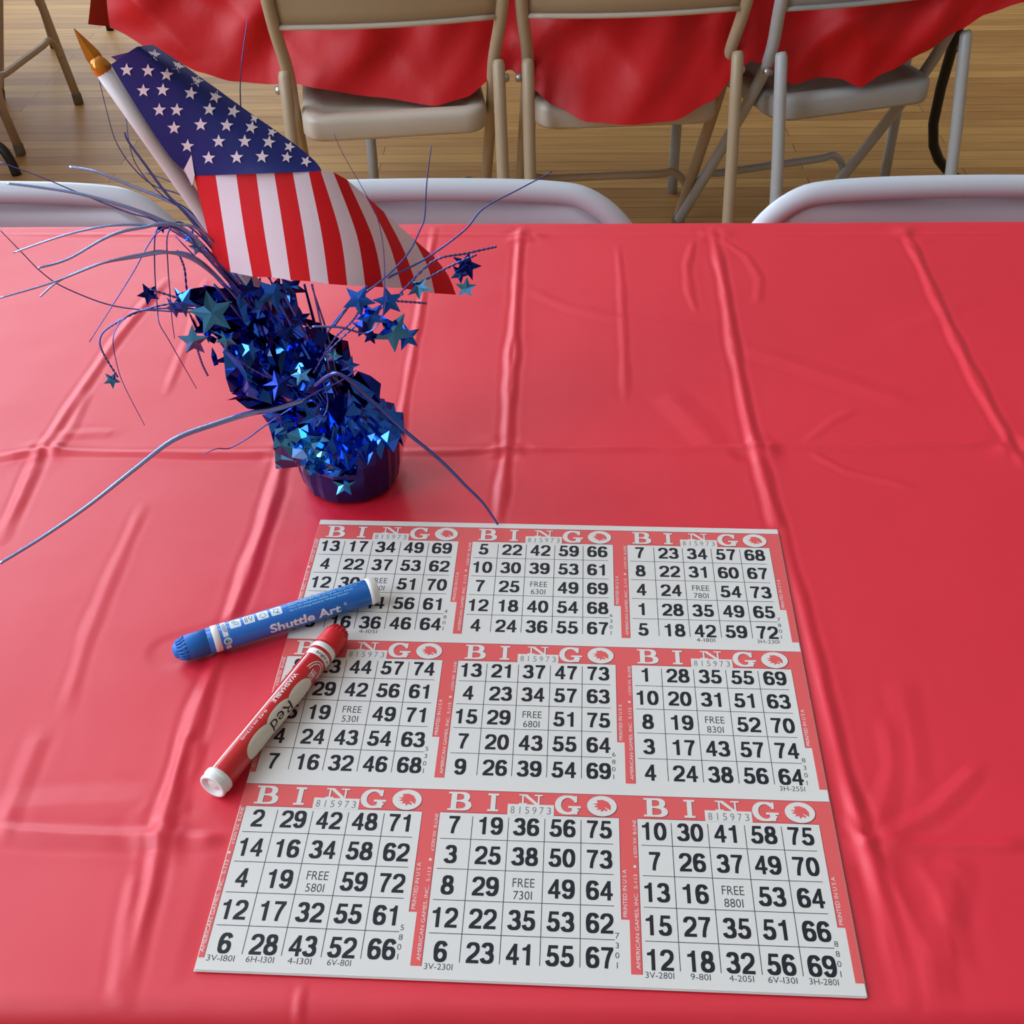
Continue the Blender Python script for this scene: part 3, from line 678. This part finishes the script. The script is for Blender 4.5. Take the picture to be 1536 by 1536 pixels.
Fc = [(4 * i + k, 4 * i + (k + 1) % 4, 4 * i + 4 + (k + 1) % 4, 4 * i + 4 + k) for i in range(8) for k in range(4)]
m.add(V, Fc); m.build('spear_tip', M_gold, stick_o)

# ------------------------------------------------------------------ foil centrepiece
PC = Vector((-.1175, -.3765, TZ + .0012))
CP = thing('table_centerpiece', 'blue metallic burst of foil, strands and stars in a small round pot on the table', 'centerpiece', PC)
m = MB(); V = []; nf = 44; prof = [(0, .030), (.002, .0325), (.012, .0342), (.030, .0352), (.040, .0350), (.042, .033), (.042, .0)]
rr2 = random.Random(5); pleat = [1 + (.022 if k % 4 == 0 else -.012 if k % 4 == 1 else 0) + rr2.uniform(-.008, .008) for k in range(nf)]
for s, r in prof:
    for k in range(nf):
        q = 2 * math.pi * k / nf; V.append(PC + Vector((math.cos(q) * r * pleat[k], math.sin(q) * r * pleat[k], s)))
Fc = [(i * nf + k, i * nf + (k + 1) % nf, (i + 1) * nf + (k + 1) % nf, (i + 1) * nf + k) for i in range(len(prof) - 1) for k in range(nf)] + [tuple(range(nf - 1, -1, -1))]
m.add(V, Fc); m.build('pot', M_pot, CP)
def crumple(Q, name, mt, n=9, amp=.006, seed=0, jag=.0):
    """Q: four (u, v, y) corners, bottom left/right then top right/left; a crushed foil sheet between them"""
    g = random.Random(seed); c = [pt(q) for q in Q]; V = []; nv = n
    e = (c[1] - c[0]).cross(c[3] - c[0]).normalized()
    pw = [g.uniform(0, 6) for _ in range(6)]
    for b in range(nv + 1):
        for a in range(n + 1):
            s, t = a / n, b / nv
            if 0 < a < n: s += g.uniform(-.4, .4) / n
            if 0 < b < nv: t += g.uniform(-.4, .4) / nv
            if jag and b == nv: t += g.uniform(-jag, jag * .4)
            p = (c[0] * (1 - s) + c[1] * s) * (1 - t) + (c[3] * (1 - s) + c[2] * s) * t
            f = math.sin(s * 9 + pw[0] + 2 * t) * .5 + math.sin(s * 17 + pw[1] - 3 * t) * .3 + g.uniform(-.45, .45) + .5 * math.sin(t * 7 + pw[2] + s * 3)
            p = p + e * f * amp
            if p.z < TZ + .006: p.z = TZ + .006
            V.append(p)
    k = n + 1; Fc = []
    for b in range(nv):
        for a in range(n):
            q = [b * k + a, b * k + a + 1, (b + 1) * k + a + 1, (b + 1) * k + a]
            if g.random() < .5: Fc += [(q[0], q[1], q[2]), (q[0], q[2], q[3])]
            else: Fc += [(q[0], q[1], q[3]), (q[1], q[2], q[3])]
    return mesh(name, V, Fc, mt, CP)
SH = [
 ([(455, 655, -.36), (545, 640, -.35), (520, 500, -.33), (470, 470, -.33)], M_foil_shade, 9, .006, .1),
 ([(415, 640, -.375), (500, 610, -.36), (450, 480, -.34), (330, 475, -.36)], M_foil_shade, 12, .008, .12),
 ([(400, 622, -.385), (455, 610, -.375), (400, 515, -.365), (327, 520, -.375)], M_foil, 10, .006, .1),
 ([(400, 622, -.39), (480, 600, -.39), (440, 560, -.385), (340, 598, -.39)], M_foil_shade, 8, .006, .05),
 ([(500, 640, -.36), (552, 620, -.35), (572, 572, -.345), (510, 545, -.35)], M_foil_shade, 8, .006, .15),
 ([(470, 660, -.38), (545, 650, -.37), (552, 575, -.365), (480, 560, -.37)], M_foil_shade, 9, .007, .1),
 ([(490, 670, -.40), (545, 650, -.385), (540, 590, -.385), (505, 585, -.39)], M_foil, 8, .006, .1),
 ([(420, 690, -.405), (500, 670, -.40), (475, 605, -.40), (393, 618, -.40)], M_foil, 10, .006, .05),
 ([(415, 702, -.412), (468, 712, -.415), (500, 655, -.405), (412, 640, -.405)], M_foil_glint, 9, .005, .05),
 ([(462, 716, -.415), (535, 712, -.415), (545, 655, -.39), (460, 650, -.40)], M_foil, 10, .006, .05),
 ([(515, 712, -.41), (585, 682, -.385), (572, 640, -.372), (505, 650, -.39)], M_foil, 10, .005, .05),
 ([(465, 708, -.418), (500, 720, -.418), (505, 680, -.41), (458, 670, -.41)], M_foil_glint, 6, .005, .05),
 ([(400, 560, -.392), (470, 560, -.388), (440, 436, -.384), (350, 440, -.386)], M_foil, 10, .007, .2),
 ([(405, 612, -.392), (475, 595, -.39), (420, 470, -.385), (335, 500, -.39)], M_foil_shade, 9, .007, .12),
 ([(345, 590, -.392), (410, 600, -.392), (400, 520, -.39), (330, 500, -.39)], M_foil, 7, .006, .1),
 ([(430, 600, -.395), (500, 585, -.39), (470, 500, -.385), (410, 510, -.39)], M_foil, 8, .007, .15),
 ([(340, 480, -.38), (390, 490, -.37), (360, 432, -.37), (258, 436, -.385)], M_foil_shade, 8, .006, .2),
 ([(330, 500, -.38), (420, 500, -.37), (400, 425, -.365), (290, 468, -.385)], M_foil, 9, .006, .2),
]
for k, (Q, mt, n, amp, jag) in enumerate(SH): crumple(Q, 'foil_sheet', mt, max(4, int(n * .62)), amp * 1.25, 20 + k, jag)
# crinkled foil gathered over the top of the pot
m = MB(); V = []; nr, na = 6, 46; gg = random.Random(9)
for i in range(nr + 1):
    for k in range(na):
        q = 2 * math.pi * (k + gg.uniform(-.3, .3)) / na; t = i / nr; r = lerp(.008, .040, t) * (1 + gg.uniform(-.06, .06))
        z = .042 + .020 * (1 - t) ** 1.4 + .0046 * (k % 2 * 2 - 1) * t * (1 if t < .95 else 1.4) + gg.uniform(-.0015, .0015) - (.006 if i == nr else 0)
        V.append(PC + Vector((r * math.cos(q), r * math.sin(q), max(z, .034))))
Fc = []
for i in range(nr):
    for k in range(na):
        a, b, c, d = i * na + k, i * na + (k + 1) % na, (i + 1) * na + (k + 1) % na, (i + 1) * na + k
        Fc += [(a, d, c), (a, c, b)]
m.add(V, Fc); m.build('foil_collar', M_foil, CP)
# torn slivers of foil in the middle of the burst
g = random.Random(11); sl = [MB(), MB(), MB()]
for k in range(120):
    t = g.random(); cu, cv = lerp(500, 365, t) + g.gauss(0, 34), lerp(610, 470, t) + g.gauss(0, 26)
    if cu > 570: continue
    c = at(cu, cv, y=-.395 + g.random() * .05)
    if c.z < TZ + .03: continue
    d = Vector((g.gauss(-.5, .6), g.gauss(0, .4), g.gauss(.8, .5))).normalized(); w = d.orthogonal().normalized(); w.rotate(Matrix.Rotation(g.uniform(0, 6.28), 3, d))
    L_, wd = g.uniform(.008, .024), g.uniform(.0015, .0045); mid = c + d.cross(w) * g.uniform(-.003, .003)
    sl[g.choice([0, 0, 0, 1, 1, 2])].add([c - d * L_ / 2 - w * wd, c - d * L_ / 2 + w * wd, mid + w * wd * 1.3, mid - w * wd, c + d * L_ / 2 + w * wd * .2], [(0, 1, 2, 3), (3, 2, 4)])
for q, mt in zip(sl, (M_foil_shade, M_foil, M_foil_glint)): q.build('foil_fringe', mt, CP)['kind'] = 'stuff'
def strand(px, y0, y1, w, mt=None, name='strand', wire=False):
    P = []
    n = len(px) - 1
    for i, (u, v) in enumerate(px):
        p = at(u, v, y=lerp(y0, y1, i / n))
        if p.z < TZ + .003: p = at(u, v, z=TZ + .003)
        P.append(p)
    P = smoothpath(P, 7 if not wire else 14)
    m = MB()
    if wire:
        r = [.0009 if k % 2 else .0004 for k in range(len(P))]; m.add(*tube(P, r, 6))
    else:
        k_ = len(P) - 1; r = [w * (1 - .55 * i / k_) for i in range(k_ + 1)]
        m.add(*tube(P, r, 6, .35, ref=(.3, -.7, .6)))
    return m.build(name, mt or M_strand, CP, True)
ST = [
 ([(450, 520), (400, 455), (300, 372), (255, 338), (203, 315), (125, 292), (60, 281), (10, 275)], -.36, -.37, .0013),
 ([(445, 515), (380, 430), (292, 326), (250, 300), (200, 280), (145, 258), (104, 250)], -.35, -.34, .0012),
 ([(430, 520), (330, 400), (240, 335), (190, 318), (120, 290), (60, 265), (0, 243)], -.36, -.36, .0006),
 ([(440, 540), (370, 460), (300, 396), (250, 378), (219, 380), (156, 394), (78, 424), (0, 447)], -.37, -.42, .0009),
 ([(440, 530), (360, 420), (300, 345), (230, 338), (169, 338), (100, 352), (20, 379)], -.37, -.40, .0009),
 ([(430, 530), (340, 410), (270, 340), (210, 342), (162, 355), (101, 389), (57, 402)], -.37, -.41, .0011),
 ([(430, 540), (340, 430), (290, 385), (250, 379), (203, 386), (149, 396), (91, 420), (60, 445)], -.37, -.41, .0009),
 ([(400, 520), (330, 475), (256, 467), (206, 464), (156, 455), (94, 430), (62, 408), (34, 380), (0, 345)], -.375, -.39, .0006),
 ([(420, 540), (330, 400), (270, 345), (235, 350), (200, 408), (172, 453), (134, 513)], -.37, -.40, .0006),
 ([(420, 540), (320, 390), (260, 338), (235, 345), (232, 400), (236, 461), (239, 485), (252, 508), (272, 543), (295, 583)], -.37, -.40, .0006),
 ([(420, 540), (330, 390), (275, 335), (252, 350), (252, 400), (255, 440), (258, 480), (262, 508)], -.37, -.395, .0006),
 ([(420, 530), (340, 475), (285, 463), (219, 465), (187, 477), (170, 505), (175, 545), (187, 580), (217, 638)], -.375, -.41, .0006),
 ([(455, 600), (410, 614), (375, 620), (320, 637), (260, 660), (200, 705), (130, 760), (60, 808), (0, 845)], -.40, -.52, .0020),
 ([(470, 580), (505, 560), (545, 590), (600, 640), (660, 690), (700, 730), (725, 755), (747, 787)], -.40, -.43, .0017),
 ([(440, 610), (395, 640), (375, 655), (345, 672), (325, 673), (305, 682)], -.40, -.42, .0006),
 ([(400, 460), (330, 350), (281, 298), (230, 278), (196, 247), (173, 210), (159, 162), (147, 112)], -.355, -.35, .0005),
 ([(455, 560), (375, 450), (291, 335), (250, 291), (220, 250), (193, 213), (187, 198)], -.36, -.36, .0012),
 ([(440, 540), (370, 430), (290, 330), (240, 290), (206, 250), (194, 215), (189, 172)], -.36, -.36, .0005),
 ([(440, 520), (400, 400), (370, 260), (361, 157), (362, 101), (371, 31)], -.33, -.30, .0006),
 ([(468, 490), (510, 491), (550, 499), (574, 473), (577, 426), (575, 371), (565, 324), (542, 279), (516, 234), (500, 199)], -.415, -.42, .0007),
 ([(490, 500), (520, 462), (579, 415), (612, 380), (630, 345), (637, 325), (640, 276), (647, 218)], -.415, -.38, .0007),
 ([(500, 490), (540, 440), (579, 418), (637, 389), (696, 346), (725, 313), (780, 283), (828, 258)], -.415, -.34, .0008),
 ([(480, 560), (450, 500), (420, 440), (330, 330), (270, 280), (215, 258)], -.36, -.35, .0005),
 ([(455, 600), (480, 585), (510, 572), (535, 555)], -.405, -.39, .0008),
 ([(490, 660), (520, 640), (560, 628), (580, 645), (575, 655)], -.39, -.37, .0005),
 ([(475, 640), (490, 615), (490, 590), (480, 560)], -.415, -.40, .0006),
]
for k, (px, a, b, w) in enumerate(ST): strand(px, a, b, w * (1.25 if k in (0, 1, 3, 4, 5, 6) else 1), M_strand_glint if k in (0, 1, 3, 4, 5, 6, 12) else None)
for k in range(20):                        # stems that rise from the pot and lean left
    u1, v1 = lerp(270, 470, k / 19) + g.uniform(-8, 8), lerp(345, 425, k / 19) + g.uniform(-10, 14)
    if u1 > 318: v1 = max(v1, 426)
    u0, v0 = g.uniform(465, 520), g.uniform(575, 640)
    yy = -.385 + g.uniform(-.012, .03)
    strand([(u0, v0), (lerp(u0, u1, .5) + g.uniform(-6, 10), lerp(v0, v1, .5) + g.uniform(-6, 8)), (u1, v1)], -.38, yy, g.uniform(.0008, .0018), g.choice([M_foil_shade, M_strand, M_strand, M_foil]), 'stem')
WR = [([(340, 480), (280, 455), (215, 465), (165, 490), (150, 508), (155, 530), (177, 566)], -.38, -.40), ([(330, 470), (290, 455), (270, 448), (225, 434)], -.38, -.385), ([(355, 430), (290, 455), (276, 400), (265, 375)], -.37, -.37),
      ([(295, 520), (303, 545), (312, 564)], -.39, -.39), ([(440, 580), (390, 560), (345, 530), (325, 505)], -.40, -.40), ([(560, 450), (600, 452), (640, 455)], -.41, -.39), ([(600, 440), (650, 392), (700, 380), (745, 370)], -.40, -.37), ([(620, 430), (670, 402), (715, 382)], -.395, -.37),
      ([(470, 560), (500, 510), (530, 480), (545, 455)], -.40, -.41), ([(480, 540), (520, 500), (560, 470), (605, 440)], -.40, -.40)]
for px, a, b in WR: strand(px, a, b, .001, M_strand, 'spiral_wire', True)
def foil_star(u, v, r, y, mt, seed, tilt=.5):
    q = random.Random(seed); c = at(u, v, y=y); n = (CAM - c).normalized() + Vector((q.uniform(-tilt, tilt), q.uniform(-tilt, tilt), q.uniform(-tilt, tilt))); n.normalize()
    a = n.orthogonal().normalized(); a.rotate(Matrix.Rotation(q.uniform(0, 6.28), 3, n)); b = n.cross(a); rad = r / F * (c - CAM).length
    V = [c + n * rad * .14, c - n * rad * .02]
    for k in range(10):
        s = math.pi * k / 5; rr = rad if k % 2 == 0 else rad * .45; V.append(c + (a * math.cos(s) + b * math.sin(s)) * rr - n * (rad * q.uniform(.0, .16) if k % 2 == 0 else 0))
    Fc = [(0, 2 + k, 2 + (k + 1) % 10) for k in range(10)] + [(1, 2 + (k + 1) % 10, 2 + k) for k in range(10)]
    mesh('foil_star', V, Fc, mt, CP)
SS = [(318, 470, 34, -.395, M_foil_glint), (290, 512, 24, -.40, M_foil_glint), (340, 510, 16, -.40, M_foil_glint), (168, 570, 13, -.40, M_foil_glint), (223, 441, 17, -.385, M_foil_shade), (275, 452, 24, -.385, M_foil), (310, 490, 24, -.385, M_foil), (262, 462, 18, -.383, M_foil),
      (410, 440, 27, -.40, M_foil), (436, 432, 26, -.395, M_foil), (392, 446, 22, -.39, M_foil_shade), (538, 450, 26, -.415, M_foil), (583, 452, 24, -.41, M_foil), (557, 474, 24, -.415, M_foil), (590, 497, 32, -.405, M_foil_glint), (610, 505, 22, -.40, M_foil), (545, 490, 20, -.41, M_foil_shade), (628, 432, 20, -.40, M_foil_glint), (700, 398, 24, -.375, M_foil_shade), (699, 432, 17, -.375, M_foil_glint), (690, 410, 16, -.37, M_foil),
      (500, 535, 14, -.40, M_foil_glint), (452, 562, 18, -.41, M_foil_glint), (418, 578, 24, -.41, M_foil_shade), (470, 625, 24, -.42, M_foil), (524, 548, 16, -.395, M_foil), (430, 500, 16, -.40, M_foil_shade), (450, 478, 18, -.39, M_foil_shade), (243, 341, 9, -.375, M_foil_shade), (296, 372, 14, -.38, M_foil_glint), (286, 355, 12, -.378, M_foil), (556, 504, 14, -.405, M_foil_shade), (375, 525, 16, -.41, M_foil), (374, 436, 20, -.405, M_foil_shade), (390, 462, 18, -.405, M_foil)]
for k, (u, v, r, y, mt) in enumerate(SS): foil_star(u, v, r, y, mt, 50 + k)
# star stuck on the side of the pot
foil_star(516, 727, 19, -.413, M_foil_glint, 3, .15)

# ------------------------------------------------------------------ folding chairs
CS = .965; FS = (.93, .965, .965)
def chair_parts(frame, seatm):
    """one steel folding chair in its own space: front towards -y, origin on the floor"""
    P = {}
    hw = .205
    def side(sx):
        return [(sx * hw, -.27, .012), (sx * hw, -.10, .235), (sx * hw, .05, .44), (sx * hw, .10, .53), (sx * (hw + .012), .135, .62), (sx * (hw + .018), .16, .70)]
    pa = side(-1) + [(-hw - .012, .172, .742), (-hw + .025, .183, .776), (-hw + .075, .187, .787)] + [(0, .188, .79)]
    pb = [(-x, y, z) for x, y, z in pa[:-1]][::-1]
    P['back_frame'] = tube(smoothpath(pa + pb, 5), .0125, 12)
    m = MB()
    # stamped back panel, slightly curved, with a rolled lower edge
    nx_, nz_ = 16, 6; V = []
    for b in range(nz_ + 1):
        for a in range(nx_ + 1):
            x = (a / nx_ * 2 - 1); z = .624 + (.775 - .624) * b / nz_; wd = hw + .006
            rad_cut = 0
            if b >= nz_ - 2: wd -= [.0, .010, .045][b - nz_ + 2]
            V.append((x * wd, .13 + (z - .60) * .30 + .020 * (1 - x * x), z))
    n1 = len(V); V += [(x, y - .004, z) for x, y, z in V]; k = nx_ + 1; Fc = []
    for b in range(nz_):
        for a in range(nx_):
            q = (b * k + a, b * k + a + 1, (b + 1) * k + a + 1, (b + 1) * k + a); Fc += [q, tuple(i + n1 for i in q[::-1])]
    rim = [a for a in range(k)] + [b * k + nx_ for b in range(1, nz_ + 1)] + [nz_ * k + a for a in range(nx_ - 1, -1, -1)] + [b * k for b in range(nz_ - 1, 0, -1)]
    for i in range(len(rim)): a, b = rim[i], rim[(i + 1) % len(rim)]; Fc.append((b, a, a + n1, b + n1))
    P['back_panel'] = (V, Fc)
    P['panel_edge'] = tube([((a / 12 * 2 - 1) * (hw + .004), .131 + .020 * (1 - (a / 12 * 2 - 1) ** 2) + .008, .623) for a in range(13)], .0052, 8)
    # pan seat with a rolled lip
    out = []
    def outline(ins, z):
        pts = []; r0 = .05
        for cx, cy, a in [(.190, .125, 0), (-.190, .125, 90), (-.194, -.275, 180), (.194, -.275, 270)]:
            sx, sy = math.copysign(1, cx), math.copysign(1, cy + .075)
            for q in range(7):
                w = R(a + 90 * q / 6); pts.append((cx - sx * r0 + (r0 - ins) * math.cos(w), cy - sy * r0 + (r0 - ins) * math.sin(w), z))
        return pts
    rings = [outline(.004, .398), outline(0, .404), outline(0, .432), outline(.003, .440), outline(.010, .4445), outline(.030, .4445), outline(.044, .439)]
    V = [p for r_ in rings for p in r_]; n = len(rings[0]); Fc = []
    for i in range(len(rings) - 1):
        for q in range(n): Fc.append((i * n + q, i * n + (q + 1) % n, (i + 1) * n + (q + 1) % n, (i + 1) * n + q))
    Fc.append(tuple((len(rings) - 1) * n + q for q in range(n))); Fc.append(tuple(range(n - 1, -1, -1)))
    P['seat'] = (V, Fc)
    for sx in (-1, 1):
        x = sx * (hw + .004)
        P['rear_leg', sx] = tube([(x, .146, .545), (x, .150, .538), (x, .165, .46), (x, .185, .36), (x, .215, .16), (x, .238, .012)], [.010, .0125, .0125, .0125, .0125, .0125], 12)
        P['rubber_foot', sx] = lathe((x, .238, 0), (0, -.08, 1), [(0, .012), (.002, .0145), (.03, .0145), (.034, .0128)], 14)
        P['rubber_foot', sx * 2] = lathe((sx * hw, -.275, 0), (0, .6, 1), [(0, .012), (.002, .0145), (.03, .0145), (.034, .0128)], 14)
        P['rivet', sx] = lathe((sx * (hw + .010), .128, .505), (sx, 0, 0), [(0, .008), (.014, .008), (.017, .005)], 12)
    def ubar(y, z, zl, yl, w):
        return smoothpath([(-w, yl, zl), (-w + .006, (y + yl) / 2, lerp(z, zl, .4)), (-w + .035, y, z + .004), (-w + .07, y, z), (0, y, z), (w - .07, y, z), (w - .035, y, z + .004), (w - .006, (y + yl) / 2, lerp(z, zl, .4)), (w, yl, zl)], 4)
    P['front_stretcher'] = tube(ubar(-.20, .16, .105, -.20, hw), .009, 10)
    P['rear_stretcher'] = tube(ubar(.214, .20, .145, .218, hw - .006), .009, 10)
    return P
def make_chair(label, frame, seatm, group, sc):
    t = thing('folding_chair', label, 'chair', (0, 0, 0), group)
    made = {}
    for k, (V, Fc) in chair_parts(frame, seatm).items():
        nm = k if isinstance(k, str) else k[0]
        par = t
        if nm == 'panel_edge': par = made['back_panel']
        elif nm == 'rubber_foot': par = made['rear_leg', k[1]] if abs(k[1]) == 1 else made['back_frame']
        elif nm == 'rivet': par = made['back_frame']
        mt = M_rubber if nm == 'rubber_foot' else M_zinc if nm == 'rivet' else seatm if nm in ('seat', 'panel_edge') else frame
        made[k] = mesh(nm, V, Fc, mt, par, True, local=True)
    t.scale = sc
    return t
def copy_chair(src, label, group, mats=None):
    c = src.copy(); C.objects.link(c); c['label'] = label; c['group'] = group
    for ch in list(src.children):
        d = ch.copy(); C.objects.link(d); d.parent = c
        for gc in list(ch.children):
            e = gc.copy(); C.objects.link(e); e.parent = d
    return c
def place(o, x, y, rz): o.location = (x, y, 0); o.rotation_euler = (0, 0, R(rz)); return o
def place_by_rear(o, x, y, rz):
    """put the middle of the seat's rear edge over x, y"""
    q = R(rz); d = Vector((-math.sin(q), math.cos(q))) * .125 * CS
    return place(o, x - d.x, y - d.y, rz)
GN, GF = 'grey chairs at the near table', 'folding chairs at the far tables'
n1 = make_chair('grey folding chair tucked under the far side of the table behind the flag', M_grey, M_grey, GN, (.955, .965, .932))
n2 = copy_chair(n1, 'grey folding chair at the right end of the near table', GN)
n3 = copy_chair(n1, 'grey folding chair at the left, behind the trailing foil strands', GN)
ty = .122 - .188 * CS
place(n1, -.103, ty, 0); place(n2, .447, ty, 0.6); place(n3, -.575, ty, -.5)
f1 = make_chair('tan folding chair at the far table nearest the flag, red cloth on its seat', M_tan, M_tan_lit, GF, FS)
f2 = copy_chair(f1, 'middle tan folding chair at the far table, seat almost covered by hanging red cloth', GF)
f3 = make_chair('grey folding chair at the right of the far table, turned a little aside', M_grey2, M_grey2, GF, FS)
place_by_rear(f1, -.258, 1.175, 188); place_by_rear(f2, .183, 1.222, 185); place_by_rear(f3, .635, 1.290, 198)
f4 = copy_chair(f1, 'tan folding chair at the top left, its stretcher and one foot in view', GF)
f5 = copy_chair(f1, 'tan folding chair cut off by the left edge, one slanted leg in view', GF)
place(f4, -1.79, 2.755, 0); place(f5, -1.60, 2.285, 264)

# ------------------------------------------------------------------ far tables and their cloths
fy0, fy1, fx0, fx1 = 1.335, 2.05, -.79, .93
make_table('folding_table', 'folding table with grey and black legs under the hanging red cloth behind the chairs', (fx0 + fx1) / 2, (fy0 + fy1) / 2, (fx1 - fx0) / 2 - .01, (fy1 - fy0) / 2 - .01,
           [[(-.40, 1.80, 0), (-.40, 1.80, TZ - .036)], [(.343, 1.80, 0), (.343, 1.80, TZ - .036)], [(.885, 1.87, 0), (.885, 1.87, TZ - .036)], [tuple(at(1437, 271, z=0)), tuple(at(1400, 185, y=1.81)), (.965, 1.70, TZ - .036)]], TZ - .004, M_grey2)
def skirt_mesh(xs_, hem, y_of, thick_amp, seed):
    """front skirt: hem(x) gives its lower edge; y_of(x, z) its depth"""
    V = []; nz = 30
    for i, x in enumerate(xs_):
        h = hem(x)
        for k in range(nz + 1):
            z = TZ - (TZ - h) * k / nz; V.append((x, y_of(x, z, k / nz), z))
    Fc = [(i * (nz + 1) + k, i * (nz + 1) + k + 1, (i + 1) * (nz + 1) + k + 1, (i + 1) * (nz + 1) + k) for i in range(len(xs_) - 1) for k in range(nz)]
    return V, Fc
hem_px = [(165, 42, 1.30), (250, 86, 1.27), (300, 108, 1.26), (350, 122, 1.255), (405, 127, 1.25), (440, 126, 1.24), (475, 132, 1.23), (560, 146, 1.225), (650, 159, 1.215), (700, 146, 1.225), (738, 118, 1.24), (765, 104, 1.25), (792, 128, 1.23), (830, 158, 1.205), (880, 183, 1.175), (950, 187, 1.17), (1010, 182, 1.175), (1070, 152, 1.205), (1098, 118, 1.235), (1125, 92, 1.25), (1150, 100, 1.26), (1190, 127, 1.275), (1230, 116, 1.29), (1260, 118, 1.285), (1290, 132, 1.275), (1330, 108, 1.285), (1385, 78, 1.30), (1440, 45, 1.31), (1480, 22, 1.31), (1536, 3, 1.31), (1600, -8, 1.31)]
YS = 1.325
hem3 = [tuple(at(u, v, y=y)) for u, v, y in hem_px]
def hem_i(x, k):
    for a, b in zip(hem3, hem3[1:]):
        if a[0] <= x <= b[0]:
            f = (x - a[0]) / (b[0] - a[0]); return lerp(a[k], b[k], f * f * (3 - 2 * f) * .5 + f * .5)
    return hem3[0][k] if x < hem3[0][0] else hem3[-1][k]
def hem(x): return hem_i(x, 2)
def y_of(x, z, t):
    fold = math.sin(x * 19 + 2.2 * math.sin(x * 5 + 1)) * .5 + .5 * math.sin(x * 33 + 4 * t + 1) + .35 * math.sin(x * 9 - 9 * t) + .3 * math.sin(x * 57 + 8 * t * t) + .9 * abs(math.sin(x * 11 + t * 4.5)) + .8 * abs(math.sin(x * 14 - t * 5 + 1)) - .9
    return lerp(YS, hem_i(x, 1), t ** 1.25) + fold * .014 * math.sin(math.pi * min(1, t * .9 + .05))
xs_ = np.linspace(hem3[0][0], hem3[-1][0], 240)
m = MB(); m.add(*skirt_mesh(xs_, hem, y_of, 0, 1))
xl, xr = hem3[0][0], hem3[-1][0]
m.add([(xl, y_of(xl, TZ, 0), TZ), (xr, y_of(xr, TZ, 0), TZ), (xr, fy1 + .02, TZ), (xl, fy1 + .02, TZ)], [(0, 1, 2, 3)])
V = []; 
for k in range(31):
    y = lerp(YS, fy1 + .02, k / 30)
    for j in range(9): t = j / 8; V.append((xl - .02 * t * math.sin(y * 25) * t - .03 * t, y + .0 * t, TZ - t * lerp(TZ - hem3[0][2], .24, min(1, k / 6))))
m.add(V, [(i * 9 + j, (i + 1) * 9 + j, (i + 1) * 9 + j + 1, i * 9 + j + 1) for i in range(30) for j in range(8)])
V = []
for k in range(41):
    x = lerp(xl, xr, k / 40)
    for j in range(9): t = j / 8; V.append((x, fy1 + .02 + .02 * t + .012 * t * math.sin(x * 30), TZ - .24 * t))
m.add(V, [(i * 9 + j, i * 9 + j + 1, (i + 1) * 9 + j + 1, (i + 1) * 9 + j) for i in range(40) for j in range(8)])
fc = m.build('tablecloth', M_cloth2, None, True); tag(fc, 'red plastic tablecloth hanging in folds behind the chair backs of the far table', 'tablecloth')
# table at the far left
make_table('folding_table', 'black legged folding table at the far left beside the tan chairs', -2.06, 1.95, .58, .44,
           [[(-1.357, 1.933, .0), (-1.375, 1.94, .06), (-1.45, 1.97, .16), (-1.56, 1.99, TZ - .036)], [(-2.5, 1.7, 0), (-2.5, 1.7, TZ - .036)], [(-2.5, 2.2, 0), (-2.5, 2.2, TZ - .036)], [(-1.6, 1.6, 0), (-1.6, 1.6, TZ - .036)]], TZ - .004, M_blackm)
make_table('folding_table', 'bare folding table farther back whose black leg shows left of the hanging red cloth', -.60, 3.17, .92, .36,
           [[(-1.462, 3.17, 0), (-1.47, 3.17, TZ - .036)], [(.25, 3.0, 0), (.25, 3.0, TZ - .036)], [(.25, 3.4, 0), (.25, 3.4, TZ - .036)]], TZ - .004, M_blackm)
V = []; gx = np.linspace(-2.78, -1.36, 50); gy = np.linspace(1.36, 2.52, 60)
for y in gy:
    for x in gx:
        dx = max(0, x - (-1.47)) + max(0, -2.65 - x); dy = max(0, 1.50 - y) + max(0, y - 2.40)
        X = min(max(x, -2.655), -1.466); Y = min(max(y, 1.496), 2.404)
        V.append((X + .008 * math.sin(y * 23) * min(1, dx * 10), Y + .008 * math.sin(x * 23) * min(1, dy * 10), TZ - 2.0 * max(dx, dy) + .001))
nx2 = len(gx)
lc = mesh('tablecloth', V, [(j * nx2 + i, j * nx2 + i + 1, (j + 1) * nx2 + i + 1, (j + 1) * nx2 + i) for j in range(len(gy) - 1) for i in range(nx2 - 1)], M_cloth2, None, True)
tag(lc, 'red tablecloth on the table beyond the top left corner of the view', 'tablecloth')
